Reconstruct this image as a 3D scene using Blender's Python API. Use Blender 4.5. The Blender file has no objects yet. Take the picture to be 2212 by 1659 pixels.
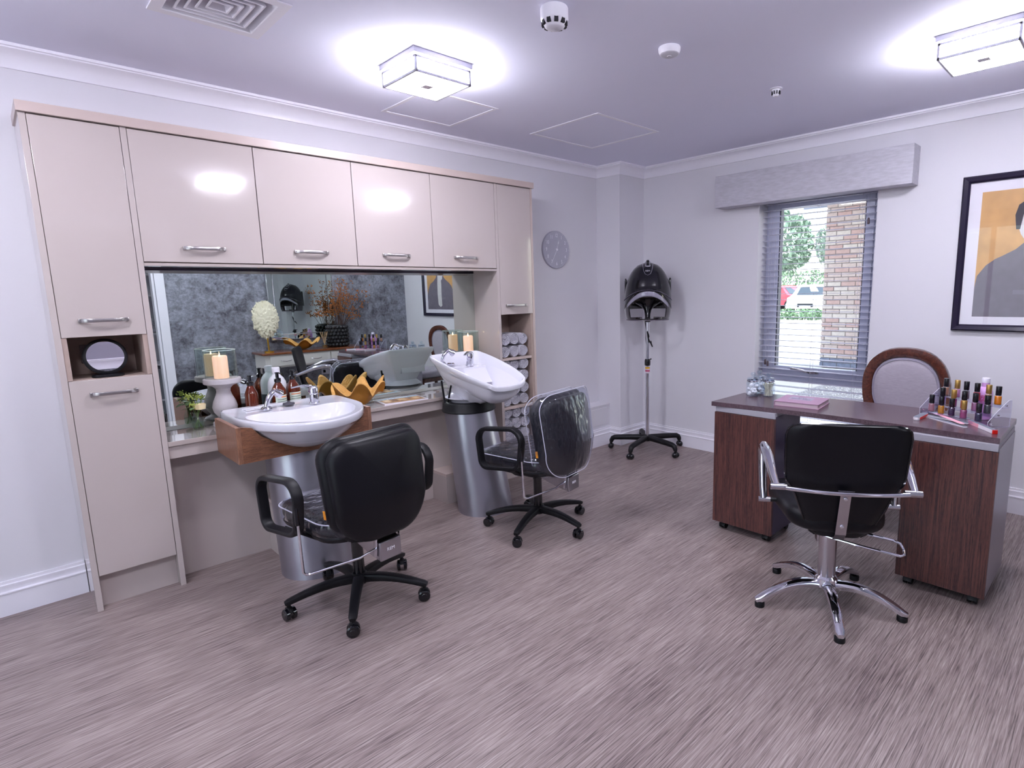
import bpy, bmesh, math, random
from math import sin, cos, pi, radians, sqrt, atan2
from mathutils import Vector, Matrix, Euler, noise
random.seed(7)
S = bpy.context.scene
C = S.collection
# ------------------------------------------------------------------ camera
W_PX, H_PX = 2212.0, 1659.0
F_PX, YAW, PITCH, ROLL, PX, PY = 1234.656, 0.779610, 0.158813, -0.019383, 1228.896, 828.221
CAM_H = 1.36
cd = bpy.data.cameras.new('camera'); cam = bpy.data.objects.new('camera', cd); C.objects.link(cam); S.camera = cam
fw = Vector((cos(YAW)*cos(PITCH), sin(YAW)*cos(PITCH), -sin(PITCH)))
r0 = Vector((sin(YAW), -cos(YAW), 0)); u0 = r0.cross(fw)
rr = cos(ROLL)*r0 + sin(ROLL)*u0; uu = -sin(ROLL)*r0 + cos(ROLL)*u0
M = Matrix((rr, uu, -fw)).transposed().to_4x4(); M.translation = Vector((0, 0, CAM_H)); cam.matrix_world = M
cd.sensor_fit = 'HORIZONTAL'; cd.sensor_width = 36.0; cd.lens = F_PX/W_PX*36.0
cd.shift_x = -(PX-W_PX/2)/W_PX; cd.shift_y = (PY-H_PX/2)/W_PX
cd.clip_start = 0.02; cd.clip_end = 300
# ------------------------------------------------------------------ world, sun, view
wd = bpy.data.worlds.new('world'); S.world = wd; wd.use_nodes = True
wn = wd.node_tree.nodes; wl = wd.node_tree.links
bg = wn['Background']; sky = wn.new('ShaderNodeTexSky'); sky.sky_type = 'NISHITA'
sky.sun_disc = False; sky.sun_elevation = radians(38); sky.sun_rotation = radians(150); sky.air_density = 1.0; sky.dust_density = 3.0
cloud = wn.new('ShaderNodeMix'); cloud.data_type = 'RGBA'; cloud.inputs[0].default_value = .85; cloud.inputs[7].default_value = (.86, .82, .94, 1)   # bright thin overcast
wl.new(sky.outputs[0], cloud.inputs[6]); wl.new(cloud.outputs[2], bg.inputs[0]); bg.inputs[1].default_value = SKY_STRENGTH = 1.0
sl = bpy.data.lights.new('sun', 'SUN'); sl.energy = 5.0; sl.angle = radians(1.5); sl.color = (1, .96, .9)
so = bpy.data.objects.new('sun', sl); C.objects.link(so); so.rotation_euler = Vector((.06, .45, -.89)).to_track_quat('-Z', 'Y').to_euler(); so.location = (12, 0, 9)
S.view_settings.view_transform = 'Standard'; S.view_settings.look = 'None'; S.view_settings.gamma = 1.0
S.view_settings.use_curve_mapping = False; S.view_settings.exposure = 1.55
S.cycles.max_bounces = 10; S.cycles.diffuse_bounces = 5; S.cycles.glossy_bounces = 6; S.cycles.transmission_bounces = 8
S.cycles.transparent_max_bounces = 24; S.cycles.caustics_reflective = True; S.cycles.blur_glossy = 1.0; S.cycles.caustics_refractive = False
S.cycles.use_denoising = True; S.cycles.sample_clamp_indirect = 6.0
LAMP_EMIT = 25.0
LAMP_COL = (0.93, 0.93, 1.0)
# ------------------------------------------------------------------ room numbers (metres, camera above the origin)
YL, XB, YR, XF, HC = 3.423, 4.18, -0.503, -1.9, 2.40   # wall_left, wall_back (window), wall_right, wall_front, ceiling
XBOX, YBOX = 3.847, 3.166

# ------------------------------------------------------------------ materials
MATS = {}
def srgb(c):
    if isinstance(c, str): c = tuple(int(c[i:i+2], 16)/255 for i in (0, 2, 4))
    return tuple((x/12.92 if x <= .04045 else ((x+.055)/1.055)**2.4) for x in c) + (1.0,)
def mat(name, col='808080', rough=.5, metal=0.0, var=0.0, vscale=8.0, bump=0.0, bscale=60.0, coat=0.0, spec=.5, emit=None, estr=0, stretch=None, sheen=0, trans=0, ior=1.45, sss=0, alpha=1):
    if name in MATS: return MATS[name]
    m = bpy.data.materials.new(name); m.use_nodes = True; N = m.node_tree.nodes; L = m.node_tree.links
    b = N['Principled BSDF']; c = srgb(col)
    b.inputs['Base Color'].default_value = c; b.inputs['Roughness'].default_value = rough; b.inputs['Metallic'].default_value = metal
    b.inputs['Coat Weight'].default_value = coat; b.inputs['Coat Roughness'].default_value = .03; b.inputs['Specular IOR Level'].default_value = spec
    b.inputs['Sheen Weight'].default_value = sheen; b.inputs['Transmission Weight'].default_value = trans; b.inputs['IOR'].default_value = ior
    b.inputs['Alpha'].default_value = alpha
    if sss: b.inputs['Subsurface Weight'].default_value = sss; b.inputs['Subsurface Radius'].default_value = (.02, .012, .006)
    if emit: b.inputs['Emission Color'].default_value = srgb(emit); b.inputs['Emission Strength'].default_value = estr
    tc = N.new('ShaderNodeTexCoord'); src = tc.outputs['Object']
    if stretch:
        mp = N.new('ShaderNodeMapping'); mp.inputs['Scale'].default_value = stretch; L.new(src, mp.inputs[0]); src = mp.outputs[0]
    if var:
        n = N.new('ShaderNodeTexNoise'); n.inputs['Scale'].default_value = vscale; n.inputs['Detail'].default_value = 4
        L.new(src, n.inputs['Vector'])
        r = N.new('ShaderNodeValToRGB'); e = r.color_ramp.elements
        e[0].position = .3; e[1].position = .7
        e[0].color = tuple(x*(1-var) for x in c[:3])+(1,); e[1].color = tuple(min(1, x*(1+var)) for x in c[:3])+(1,)
        L.new(n.outputs[0], r.inputs[0]); L.new(r.outputs[0], b.inputs['Base Color'])
    if bump:
        n2 = N.new('ShaderNodeTexNoise'); n2.inputs['Scale'].default_value = bscale; n2.inputs['Detail'].default_value = 3
        L.new(src, n2.inputs['Vector']); bp = N.new('ShaderNodeBump'); bp.inputs['Strength'].default_value = bump; bp.inputs['Distance'].default_value = .01
        L.new(n2.outputs[0], bp.inputs['Height']); L.new(bp.outputs[0], b.inputs['Normal'])
        if coat: L.new(bp.outputs[0], b.inputs['Coat Normal'])
    MATS[name] = m; return m
def thin_glass(name, tint='ffffff', refl=1.0, rough=0.0, bump=0, bscale=20, haze=0.0, hazecol='ffffff'):
    if name in MATS: return MATS[name]
    m = bpy.data.materials.new(name); m.use_nodes = True; N = m.node_tree.nodes; L = m.node_tree.links
    for n in list(N): N.remove(n)
    o = N.new('ShaderNodeOutputMaterial'); t = N.new('ShaderNodeBsdfTransparent'); g = N.new('ShaderNodeBsdfGlossy'); mx = N.new('ShaderNodeMixShader')
    t.inputs[0].default_value = srgb(tint); g.inputs[1].default_value = rough; g.inputs[0].default_value = (1, 1, 1, 1)
    fr = N.new('ShaderNodeFresnel'); fr.inputs[0].default_value = 1.5
    mul = N.new('ShaderNodeMath'); mul.operation = 'MULTIPLY'; mul.inputs[1].default_value = refl; mul.use_clamp = True
    gm = N.new('ShaderNodeNewGeometry'); inv_ = N.new('ShaderNodeMath'); inv_.operation = 'SUBTRACT'; inv_.inputs[0].default_value = 1.0; L.new(gm.outputs['Backfacing'], inv_.inputs[1])
    mu2 = N.new('ShaderNodeMath'); mu2.operation = 'MULTIPLY'; L.new(inv_.outputs[0], mu2.inputs[0]); L.new(fr.outputs[0], mul.inputs[0]); L.new(mul.outputs[0], mu2.inputs[1]); L.new(mu2.outputs[0], mx.inputs[0]); L.new(t.outputs[0], mx.inputs[1]); L.new(g.outputs[0], mx.inputs[2])
    last = mx
    if bump:
        tc = N.new('ShaderNodeTexCoord'); mp = N.new('ShaderNodeMapping'); mp.inputs['Scale'].default_value = (1, 1, .35); L.new(tc.outputs['Object'], mp.inputs[0])
        n2 = N.new('ShaderNodeTexNoise'); n2.inputs['Scale'].default_value = bscale; n2.inputs['Detail'].default_value = 2; L.new(mp.outputs[0], n2.inputs['Vector'])
        bp = N.new('ShaderNodeBump'); bp.inputs['Strength'].default_value = bump; bp.inputs['Distance'].default_value = .02
        L.new(n2.outputs[0], bp.inputs['Height']); L.new(bp.outputs[0], g.inputs['Normal']); L.new(bp.outputs[0], fr.inputs['Normal'])
    if haze:
        d = N.new('ShaderNodeBsdfDiffuse'); d.inputs[0].default_value = srgb(hazecol); m2 = N.new('ShaderNodeMixShader'); m2.inputs[0].default_value = haze
        L.new(mx.outputs[0], m2.inputs[1]); L.new(d.outputs[0], m2.inputs[2]); last = m2
    L.new(last.outputs[0], o.inputs[0]); MATS[name] = m; return m
def wood(name, c1, c2, scale=(1, 1, 1), rough=.35, coat=.0, dist=3.0, bands=9.0, fine=90.0):
    """grain runs along the axis whose scale is smallest"""
    if name in MATS: return MATS[name]
    m = bpy.data.materials.new(name); m.use_nodes = True; N = m.node_tree.nodes; L = m.node_tree.links; b = N['Principled BSDF']
    tc = N.new('ShaderNodeTexCoord'); mp = N.new('ShaderNodeMapping'); mp.inputs['Scale'].default_value = scale; L.new(tc.outputs['Object'], mp.inputs[0])
    n1 = N.new('ShaderNodeTexNoise'); n1.inputs['Scale'].default_value = bands; n1.inputs['Detail'].default_value = 6; n1.inputs['Distortion'].default_value = dist*.3
    n2 = N.new('ShaderNodeTexNoise'); n2.inputs['Scale'].default_value = fine; n2.inputs['Detail'].default_value = 3
    L.new(mp.outputs[0], n1.inputs['Vector']); L.new(mp.outputs[0], n2.inputs['Vector'])
    mx = N.new('ShaderNodeMix'); mx.data_type = 'FLOAT'; mx.inputs[0].default_value = .45; L.new(n1.outputs[0], mx.inputs[2]); L.new(n2.outputs[0], mx.inputs[3])
    r = N.new('ShaderNodeValToRGB'); e = r.color_ramp.elements; e[0].position = .38; e[1].position = .62; e[0].color = srgb(c1); e[1].color = srgb(c2)
    L.new(mx.outputs[0], r.inputs[0]); L.new(r.outputs[0], b.inputs['Base Color']); b.inputs['Roughness'].default_value = rough; b.inputs['Coat Weight'].default_value = coat
    b.inputs['Coat Roughness'].default_value = .1
    MATS[name] = m; return m

WALL = mat('wall_paint', 'dbd9df', .75, var=.02, vscale=1.2, bump=.02, bscale=250)
CEIL = mat('ceiling_paint', 'e6e6f6', .85, bump=.015, bscale=200)
TRIM = mat('trim_gloss_white', 'eceaf2', .3)
GLOSSB = mat('cabinet_beige_gloss', 'b9aeaa', .10, var=.012, vscale=2, bump=.014, bscale=26, coat=.35)
EDGEB = mat('cabinet_beige_edge', 'bdaca6', .3, var=.01)
CARC = mat('cabinet_inner_oak_beige', 'a8958c', .5, var=.05, vscale=30)
GAPD = mat('dark_gap', '2b2024', .7)
STEEL = mat('brushed_steel', 'b9b4b4', .28, 1.0, bump=.03, bscale=300, stretch=(1, 1, 12))
CHROME = mat('chrome', 'e2e2ea', .06, 1.0)
SATIN = mat('satin_chrome', 'c4c2c8', .22, 1.0)
COLSIL = mat('silver_column_paint', 'a9a8b2', .3, .85, bump=.01, bscale=400)
BLKPL = mat('black_plastic', '0c0c11', .45, spec=.4, bump=.05, bscale=600)
BLKGL = mat('black_gloss', '0b0b12', .12, coat=.5)
LEATH = mat('black_leatherette', '08080f', .38, spec=.35, bump=.10, bscale=420)
CERAM = mat('white_ceramic', 'e4e3ec', .08, coat=.8)
MIRROR = mat('mirror_silver', 'd6e0dc', .0, 1.0)
PLASTW = mat('white_plastic', 'e6e4ec', .35)
PLASTG = mat('grey_white_plastic', 'c9c7cf', .4)
GLASS = thin_glass('clear_glass', 'f6faf8', 1.0)
GLASSW = thin_glass('window_glass', 'eef6f4', .8)
ACRYL = thin_glass('clear_acrylic', 'f4f4fa', 1.3)
VINYL = thin_glass('clear_vinyl_cover', 'eceff6', 1.1, .04, .7, 22, .02, 'c8c8e0')
VINYLE = mat('vinyl_edge_piping', 'c6c6d6', .3)
LEAFG = mat('leaf_green', '3c5a30', .5, var=.25, vscale=30)
WENGE = wood('wenge', '24141a', '6a4038', (26, 26, .8), .35, .1, 4.0, 5.0, 60.0)
WENGEH = wood('wenge_top', '43333a', '604c55', (3, 14, 14), .26, .1)
WALNUT = wood('walnut_laminate', '5f3f33', '94664c', (2.2, 20, 20), .32)
WALNUTS = wood('walnut_laminate_upright', '6d4a3c', '9b7058', (20, 20, 1.6), .32)
MAHOG = wood('mahogany', '3f211d', '6b3a2c', (6, 6, 6), .22, .4)

# ------------------------------------------------------------------ mesh builder
class MB:
    def __init__(s): s.bm = bmesh.new(); s.mats = []; s.cur = 0
    def use(s, m):
        if m not in s.mats: s.mats.append(m)
        s.cur = s.mats.index(m); return s
    def faces(s, vs, fs, smooth=True, mtx=None):
        bv = [s.bm.verts.new((mtx @ Vector(v)) if mtx else v) for v in vs]; out = []
        for f in fs:
            try:
                x = s.bm.faces.new([bv[i] for i in f]); x.smooth = smooth; x.material_index = s.cur; out.append(x)
            except ValueError: pass
        return bv, out
    def box(s, a, b, bev=0.0, seg=2, mtx=None):
        x0, y0, z0 = (min(a[i], b[i]) for i in range(3)); x1, y1, z1 = (max(a[i], b[i]) for i in range(3))
        vs = [(x0, y0, z0), (x1, y0, z0), (x1, y1, z0), (x0, y1, z0), (x0, y0, z1), (x1, y0, z1), (x1, y1, z1), (x0, y1, z1)]
        bv, fc = s.faces(vs, [(3, 2, 1, 0), (4, 5, 6, 7), (0, 1, 5, 4), (1, 2, 6, 5), (2, 3, 7, 6), (3, 0, 4, 7)], False, mtx)
        if bev:
            es = list({e for f in fc for e in f.edges})
            r = bmesh.ops.bevel(s.bm, geom=es, offset=bev, segments=seg, affect='EDGES', profile=.5, clamp_overlap=True)
            for f in r['faces']: f.smooth = True; f.material_index = s.cur
        return s
    def rings(s, rs, closed=True, cap0=True, cap1=True, mtx=None, smooth=True, loop=False):
        n = len(rs[0]); allv = []
        for r in rs: allv += [tuple(p) for p in r]
        fs = []; m = n if closed else n-1; k = len(rs)
        for i in range(k if loop else k-1):
            for j in range(m):
                a = i*n+j; b = i*n+(j+1) % n; i2 = (i+1) % k
                fs.append((a, b, i2*n+(j+1) % n, i2*n+j))
        if not loop:
            if cap0: fs.append(tuple(range(n-1, -1, -1)))
            if cap1: fs.append(tuple((k-1)*n+j for j in range(n)))
        s.faces(allv, fs, smooth, mtx); return s
    def lathe(s, prof, c=(0, 0, 0), n=32, mtx=None, sx=1.0, sy=1.0, caps=True):
        rs = [[(c[0]+max(r, 1e-5)*cos(2*pi*j/n)*sx, c[1]+max(r, 1e-5)*sin(2*pi*j/n)*sy, c[2]+z) for j in range(n)] for r, z in prof]
        return s.rings(rs, True, caps, caps, mtx)
    def cyl(s, p0, p1, r0, r1=None, n=20, caps=True):
        r1 = r0 if r1 is None else r1; p0 = Vector(p0); p1 = Vector(p1); d = (p1-p0).normalized()
        a = d.orthogonal().normalized(); b = d.cross(a)
        return s.rings([[p+ (a*cos(2*pi*j/n)+b*sin(2*pi*j/n))*r for j in range(n)] for p, r in ((p0, r0), (p1, r1))], True, caps, caps)
    def tube(s, path, r, n=10, closed=False, caps=True):
        P = [Vector(p) for p in path]; k = len(P); rs = []; rad = r if isinstance(r, (list, tuple)) else [r]*k
        T = []
        for i in range(k):
            if closed: t = P[(i+1) % k]-P[i-1]
            else: t = P[min(i+1, k-1)]-P[max(i-1, 0)]
            T.append(t.normalized())
        a = T[0].orthogonal().normalized()
        for i in range(k):
            a = (a - T[i]*a.dot(T[i])); a.normalize(); b = T[i].cross(a)
            rs.append([P[i]+(a*cos(2*pi*j/n)+b*sin(2*pi*j/n))*rad[i] for j in range(n)])
        return s.rings(rs, True, caps, caps, loop=closed)
    def beam(s, path, w, h, side=None, closed=False, bev=.25, up=Vector((0, 0, 1))):
        """sweep a rounded rectangular section; w along the side vector, h across"""
        P = [Vector(p) for p in path]; k = len(P); W = w if isinstance(w, (list, tuple)) else [w]*k; Hh = h if isinstance(h, (list, tuple)) else [h]*k; rs = []
        for i in range(k):
            t = (P[(i+1) % k]-P[i-1]) if closed else (P[min(i+1, k-1)]-P[max(i-1, 0)]); t.normalize()
            sd = Vector(side) if side else t.cross(up); sd.normalize(); nn = sd.cross(t).normalized()
            c = min(W[i], Hh[i])*bev; sec = []
            for sx, sy in ((1, 1), (-1, 1), (-1, -1), (1, -1)):
                cx, cy = sx*(W[i]/2-c), sy*(Hh[i]/2-c); a0 = {(1, 1): 0, (-1, 1): 90, (-1, -1): 180, (1, -1): 270}[(sx, sy)]
                for q in (0, 45, 90): sec.append((cx+c*cos(radians(a0+q)), cy+c*sin(radians(a0+q))))
            rs.append([P[i]+sd*x+nn*y for x, y in sec])
        return s.rings(rs, True, True, True, loop=closed)
    def sphere(s, c, r, n=16, m=10, sc=(1, 1, 1)):
        rs = [[(c[0]+r*sc[0]*sin(pi*i/m)*cos(2*pi*j/n), c[1]+r*sc[1]*sin(pi*i/m)*sin(2*pi*j/n), c[2]-r*sc[2]*cos(pi*i/m)) for j in range(n)] for i in range(1, m)]
        s.rings(rs); return s
    def prism(s, poly, axis, a, b, smooth=False):
        """extrude polygon (u,v) between a and b along axis; axis x -> (y,z), y -> (x,z), z -> (x,y)"""
        f = {'x': lambda u, v, t: (t, u, v), 'y': lambda u, v, t: (u, t, v), 'z': lambda u, v, t: (u, v, t)}[axis]
        return s.rings([[f(u, v, a) for u, v in poly], [f(u, v, b) for u, v in poly]], smooth=smooth)
    def build(s, name, m=None, parent=None, angle=32, loc=None, kind=None, thick=None):
        bmesh.ops.recalc_face_normals(s.bm, faces=s.bm.faces)
        me = bpy.data.meshes.new(name); s.bm.to_mesh(me); s.bm.free()
        if m is not None:
            for x in (m if isinstance(m, (list, tuple)) else [m]): me.materials.append(x)
        else:
            for x in s.mats: me.materials.append(x)
        fl = [p.use_smooth for p in me.polygons]; me.set_sharp_from_angle(angle=radians(angle)); me.polygons.foreach_set('use_smooth', fl)
        o = bpy.data.objects.new(name, me); C.objects.link(o)
        if parent: o.parent = parent
        if loc: o.location = loc
        if kind: o['kind'] = kind
        return o
def tag(o, label, cat, group=None):
    o['label'] = label; o['category'] = cat
    if group: o['group'] = group
    return o
def thing(name, label, cat, loc=(0, 0, 0), rz=0.0, group=None):
    o = bpy.data.objects.new(name, None); C.objects.link(o); o.location = loc; o.rotation_euler = (0, 0, rz); o.empty_display_size = .1
    return tag(o, label, cat, group)
def struct(o): o['kind'] = 'structure'; return o
def box(name, a, b, m, parent=None, bev=0.0, seg=2): return MB().box(a, b, bev, seg).build(name, m, parent)
def dup(root, loc=None, rz=None, label=None):
    r = root.copy(); C.objects.link(r)
    if loc is not None: r.location = loc
    if rz is not None: r.rotation_euler = (0, 0, rz)
    if label: r['label'] = label
    for ch in list(root.children):
        c = ch.copy(); C.objects.link(c); c.parent = r
        for g in list(ch.children):
            d = g.copy(); C.objects.link(d); d.parent = c
    return r
def text(name, s, size, m, mtx, parent=None, ext=.0004, align='CENTER', shear=0):
    cu = bpy.data.curves.new(name, 'FONT'); cu.body = s; cu.size = size; cu.align_x = align; cu.align_y = 'CENTER'; cu.extrude = ext; cu.shear = shear; cu.resolution_u = 3
    t = bpy.data.objects.new(name, cu); C.objects.link(t); dg = bpy.context.evaluated_depsgraph_get(); dg.update()
    me = bpy.data.meshes.new_from_object(t.evaluated_get(dg)); bpy.data.objects.remove(t); bpy.data.curves.remove(cu)
    me.transform(mtx); me.materials.clear(); me.materials.append(m)
    o = bpy.data.objects.new(name, me); C.objects.link(o)
    if parent: o.parent = parent
    return o
def rrect(w0, w1, h, r, n=6, cx=0.0, cy=0.0):
    """rounded trapezoid outline, w0 bottom width, w1 top width, r = radius or 4 radii (br, tr, tl, bl)"""
    R = r if isinstance(r, (list, tuple)) else [r]*4; out = []
    cs = [(w0/2, -h/2, 1, -1, R[0], -90), (w1/2, h/2, 1, 1, R[1], 0), (-w1/2, h/2, -1, 1, R[2], 90), (-w0/2, -h/2, -1, -1, R[3], 180)]
    for x, y, sx, sy, q, a0 in cs:
        for i in range(n+1):
            a = radians(a0+90*i/n); out.append((cx+x-sx*q+q*cos(a), cy+y-sy*q+q*sin(a)))
    return out
def pad(mb, outline, prof, mtx=None, bend=None):
    """stack of scaled copies of an outline: prof = [(inset, h)]; first and last ring are capped"""
    cx = sum(p[0] for p in outline)/len(outline); cy = sum(p[1] for p in outline)/len(outline)
    hw = max(abs(p[0]-cx) for p in outline); hh = max(abs(p[1]-cy) for p in outline); rs = []
    for ins, h in prof:
        sx = max(.002, (hw-ins)/hw); sy = max(.002, (hh-ins)/hh)
        ring = [Vector((cx+(x-cx)*sx, cy+(y-cy)*sy, h)) for x, y in outline]
        if bend: ring = [bend(p) for p in ring]
        rs.append(ring)
    return mb.rings(rs, mtx=mtx)
def cushion_prof(T, r, big, dome=.01):
    p = [(big, -T/2-dome*.2)]
    for a in (0, 22, 45, 67, 90): p.append((r-r*sin(radians(a)), -T/2+r-r*cos(radians(a))))
    for a in (90, 67, 45, 22, 0): p.append((r-r*sin(radians(a)), T/2-r+r*cos(radians(a))))
    p += [(r*2.2, T/2+dome*.5), (r*4, T/2+dome*.9), (big, T/2+dome)]
    return p
def arc(c, r, a0, a1, n, f):
    return [f(c[0]+r*cos(radians(a0+(a1-a0)*i/n)), c[1]+r*sin(radians(a0+(a1-a0)*i/n))) for i in range(n+1)]
# ------------------------------------------------------------------ special surface materials
def floor_mat():
    m = bpy.data.materials.new('floor_streaked_vinyl'); m.use_nodes = True; N = m.node_tree.nodes; L = m.node_tree.links; b = N['Principled BSDF']
    tc = N.new('ShaderNodeTexCoord')
    def noise_(sc, scale, det, dis=0.0):
        mp = N.new('ShaderNodeMapping'); mp.inputs['Scale'].default_value = sc; L.new(tc.outputs['Object'], mp.inputs[0])
        n = N.new('ShaderNodeTexNoise'); n.inputs['Scale'].default_value = scale; n.inputs['Detail'].default_value = det; n.inputs['Distortion'].default_value = dis
        L.new(mp.outputs[0], n.inputs['Vector']); return n
    a = noise_((5, 190, 1), 1.0, 3, .2); f = noise_((16, 520, 1), 1.0, 2); g = noise_((1.2, 7, 1), 1.0, 2)
    def mixf(x, y, t):
        mx = N.new('ShaderNodeMix'); mx.data_type = 'FLOAT'; mx.inputs[0].default_value = t; L.new(x, mx.inputs[2]); L.new(y, mx.inputs[3]); return mx.outputs[0]
    v = mixf(mixf(a.outputs[0], f.outputs[0], .42), g.outputs[0], .18)
    r = N.new('ShaderNodeValToRGB'); e = r.color_ramp.elements; e[0].position = .36; e[1].position = .66
    e[0].color = srgb('4f4142'); e[1].color = srgb('b3a6a3'); x = e.new(.45); x.color = srgb('7f706e'); x = e.new(.54); x.color = srgb('988986')
    ln = noise_((3.2, 330, 1), 1.0, 1); lr = N.new('ShaderNodeValToRGB'); le = lr.color_ramp.elements; le[0].position = .57; le[1].position = .68; le[0].color = (1, 1, 1, 1); le[1].color = (.42, .38, .40, 1); L.new(ln.outputs[0], lr.inputs[0])
    mm = N.new('ShaderNodeMix'); mm.data_type = 'RGBA'; mm.blend_type = 'MULTIPLY'; mm.inputs[0].default_value = .85; L.new(v, r.inputs[0]); L.new(r.outputs[0], mm.inputs[6]); L.new(lr.outputs[0], mm.inputs[7])
    L.new(mm.outputs[2], b.inputs['Base Color']); b.inputs['Roughness'].default_value = .42; b.inputs['Specular IOR Level'].default_value = .5
    bp = N.new('ShaderNodeBump'); bp.inputs['Strength'].default_value = .12; bp.inputs['Distance'].default_value = .002; L.new(v, bp.inputs['Height']); L.new(bp.outputs[0], b.inputs['Normal'])
    return m
def wallpaper_mat():
    m = bpy.data.materials.new('wallpaper_mottled_grey'); m.use_nodes = True; N = m.node_tree.nodes; L = m.node_tree.links; b = N['Principled BSDF']
    tc = N.new('ShaderNodeTexCoord'); outs = []
    for s_, d_ in ((2.2, 4), (11, 8), (45, 5)):
        n = N.new('ShaderNodeTexNoise'); n.inputs['Scale'].default_value = s_; n.inputs['Detail'].default_value = d_; n.inputs['Distortion'].default_value = .6; L.new(tc.outputs['Object'], n.inputs['Vector']); outs.append(n.outputs[0])
    m1 = N.new('ShaderNodeMix'); m1.data_type = 'FLOAT'; m1.inputs[0].default_value = .6; L.new(outs[0], m1.inputs[2]); L.new(outs[1], m1.inputs[3])
    m2 = N.new('ShaderNodeMix'); m2.data_type = 'FLOAT'; m2.inputs[0].default_value = .3; L.new(m1.outputs[0], m2.inputs[2]); L.new(outs[2], m2.inputs[3])
    r = N.new('ShaderNodeValToRGB'); e = r.color_ramp.elements; e[0].position = .38; e[1].position = .62; e[0].color = srgb('45444c'); e[1].color = srgb('9d9fab')
    L.new(m2.outputs[0], r.inputs[0]); L.new(r.outputs[0], b.inputs['Base Color']); b.inputs['Roughness'].default_value = .45
    return m
FLOOR = floor_mat(); WPAPER = wallpaper_mat()
# ------------------------------------------------------------------ room shell
struct(box('floor', (XF-.1, YR-1.3, -.12), (XB+.22, YL+.1, 0), FLOOR))
VXC, VYC, VH = .735, 2.46, .150
q = MB(); q.box((XF-.1, YR-.1, HC), (VXC-VH, YL+.1, HC+.1)).box((VXC+VH, YR-.1, HC), (XB+.22, YL+.1, HC+.1)).box((VXC-VH, YR-.1, HC), (VXC+VH, VYC-VH, HC+.1)).box((VXC-VH, VYC+VH, HC), (VXC+VH, YL+.1, HC+.1)); struct(q.build('ceiling', CEIL))
struct(box('wall_left', (XF-.1, YL, 0), (XB+.22, YL+.12, HC), WALL))
q = MB(); q.box((XF-.1, YR-.1, 0), (XF, .75, HC)).box((XF-.1, 2.35, 0), (XF, YL, HC)).box((XF-.1, .75, 0), (XF, 2.35, .18)).box((XF-.1, .75, 2.22), (XF, 2.35, HC)); struct(q.build('wall_front', WALL))
WY0, WY1, WZ0, WZ1 = 1.268, 2.086, 0.25, 2.05
b = MB(); X1 = XB+.22
b.box((XB, YR-.1, 0), (X1, WY0, HC)).box((XB, WY1, 0), (X1, YL, HC)).box((XB, WY0, 0), (X1, WY1, WZ0)).box((XB, WY0, WZ1), (X1, WY1, HC))
struct(b.build('wall_back', WALL))
DX0, DX1, DZ = .40, 1.29, 2.03
b = MB(); b.box((DX1, YR-.1, 0), (XB, YR, HC)).box((XF, YR-.1, 0), (DX0, YR, HC)).box((DX0, YR-.1, DZ), (DX1, YR, HC))
struct(b.build('wall_right', WPAPER))
b = MB(); b.box((XBOX, YBOX, 0), (XB, YL, HC)); struct(b.build('wall_corner', WALL))
# low pipe boxing with access panel
lb = struct(box('trim_1', (2.842, 3.29, 0), (XBOX, YL, .358), WALL, bev=.002))
ap = MB().box((3.30, 3.284, .185), (3.80, 3.2905, .335), .0015).build('access_panel', WALL, lb)
lt = MB().box((2.842, 3.284, .352), (XBOX, YL, .366), .003).build('top_board', WALL, lb)
def sweep(name, path, prof, m, zb=0.0):
    """profile (depth, z) swept along a 2D path, interior on the right-hand side"""
    P = [Vector(p) for p in path]; k = len(P); rs = []
    for i in range(k):
        ns = []
        if i > 0: d = (P[i]-P[i-1]).normalized(); ns.append(Vector((d.y, -d.x)))
        if i < k-1: d = (P[i+1]-P[i]).normalized(); ns.append(Vector((d.y, -d.x)))
        n = ns[0] if len(ns) == 1 else (ns[0]+ns[1])/(1+ns[0].dot(ns[1]))
        rs.append([(P[i].x+n.x*q, P[i].y+n.y*q, zb+z) for q, z in prof])
    return struct(MB().rings(rs, True).build(name, m, angle=25))
BASEP = [(-.001, 0), (.018, 0), (.018, .098), (.022, .101), (.022, .106), (.0145, .111), (.013, .124), (.016, .134), (.016, .139), (.010, .142), (.010, .155), (-.001, .155)]
CORNP = [(-.001, -.084), (.010, -.084), (.012, -.070), (.017, -.054), (.027, -.038), (.042, -.027), (.058, -.021), (.064, -.018), (.064, -.013), (.076, -.012), (.076, 0), (-.001, 0)]
sweep('baseboard_left', [(XF, YL), (.186, YL)], BASEP, TRIM)
sweep('baseboard_corner', [(2.846, 3.29), (XBOX, 3.29), (XBOX, YBOX), (XB, YBOX), (XB, 2.9)], BASEP, TRIM)
sweep('baseboard_back', [(XB, 2.9), (XB, YR)], BASEP, TRIM)
sweep('baseboard_right', [(XB, YR), (1.372, YR)], BASEP, TRIM)
sweep('baseboard_front', [(XF, YR), (XF, YL)], BASEP, TRIM)
sweep('trim_2', [(XF, YL), (XBOX, YL), (XBOX, YBOX), (XB, YBOX), (XB, YR), (XF, YR)], CORNP, TRIM, HC)
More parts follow.
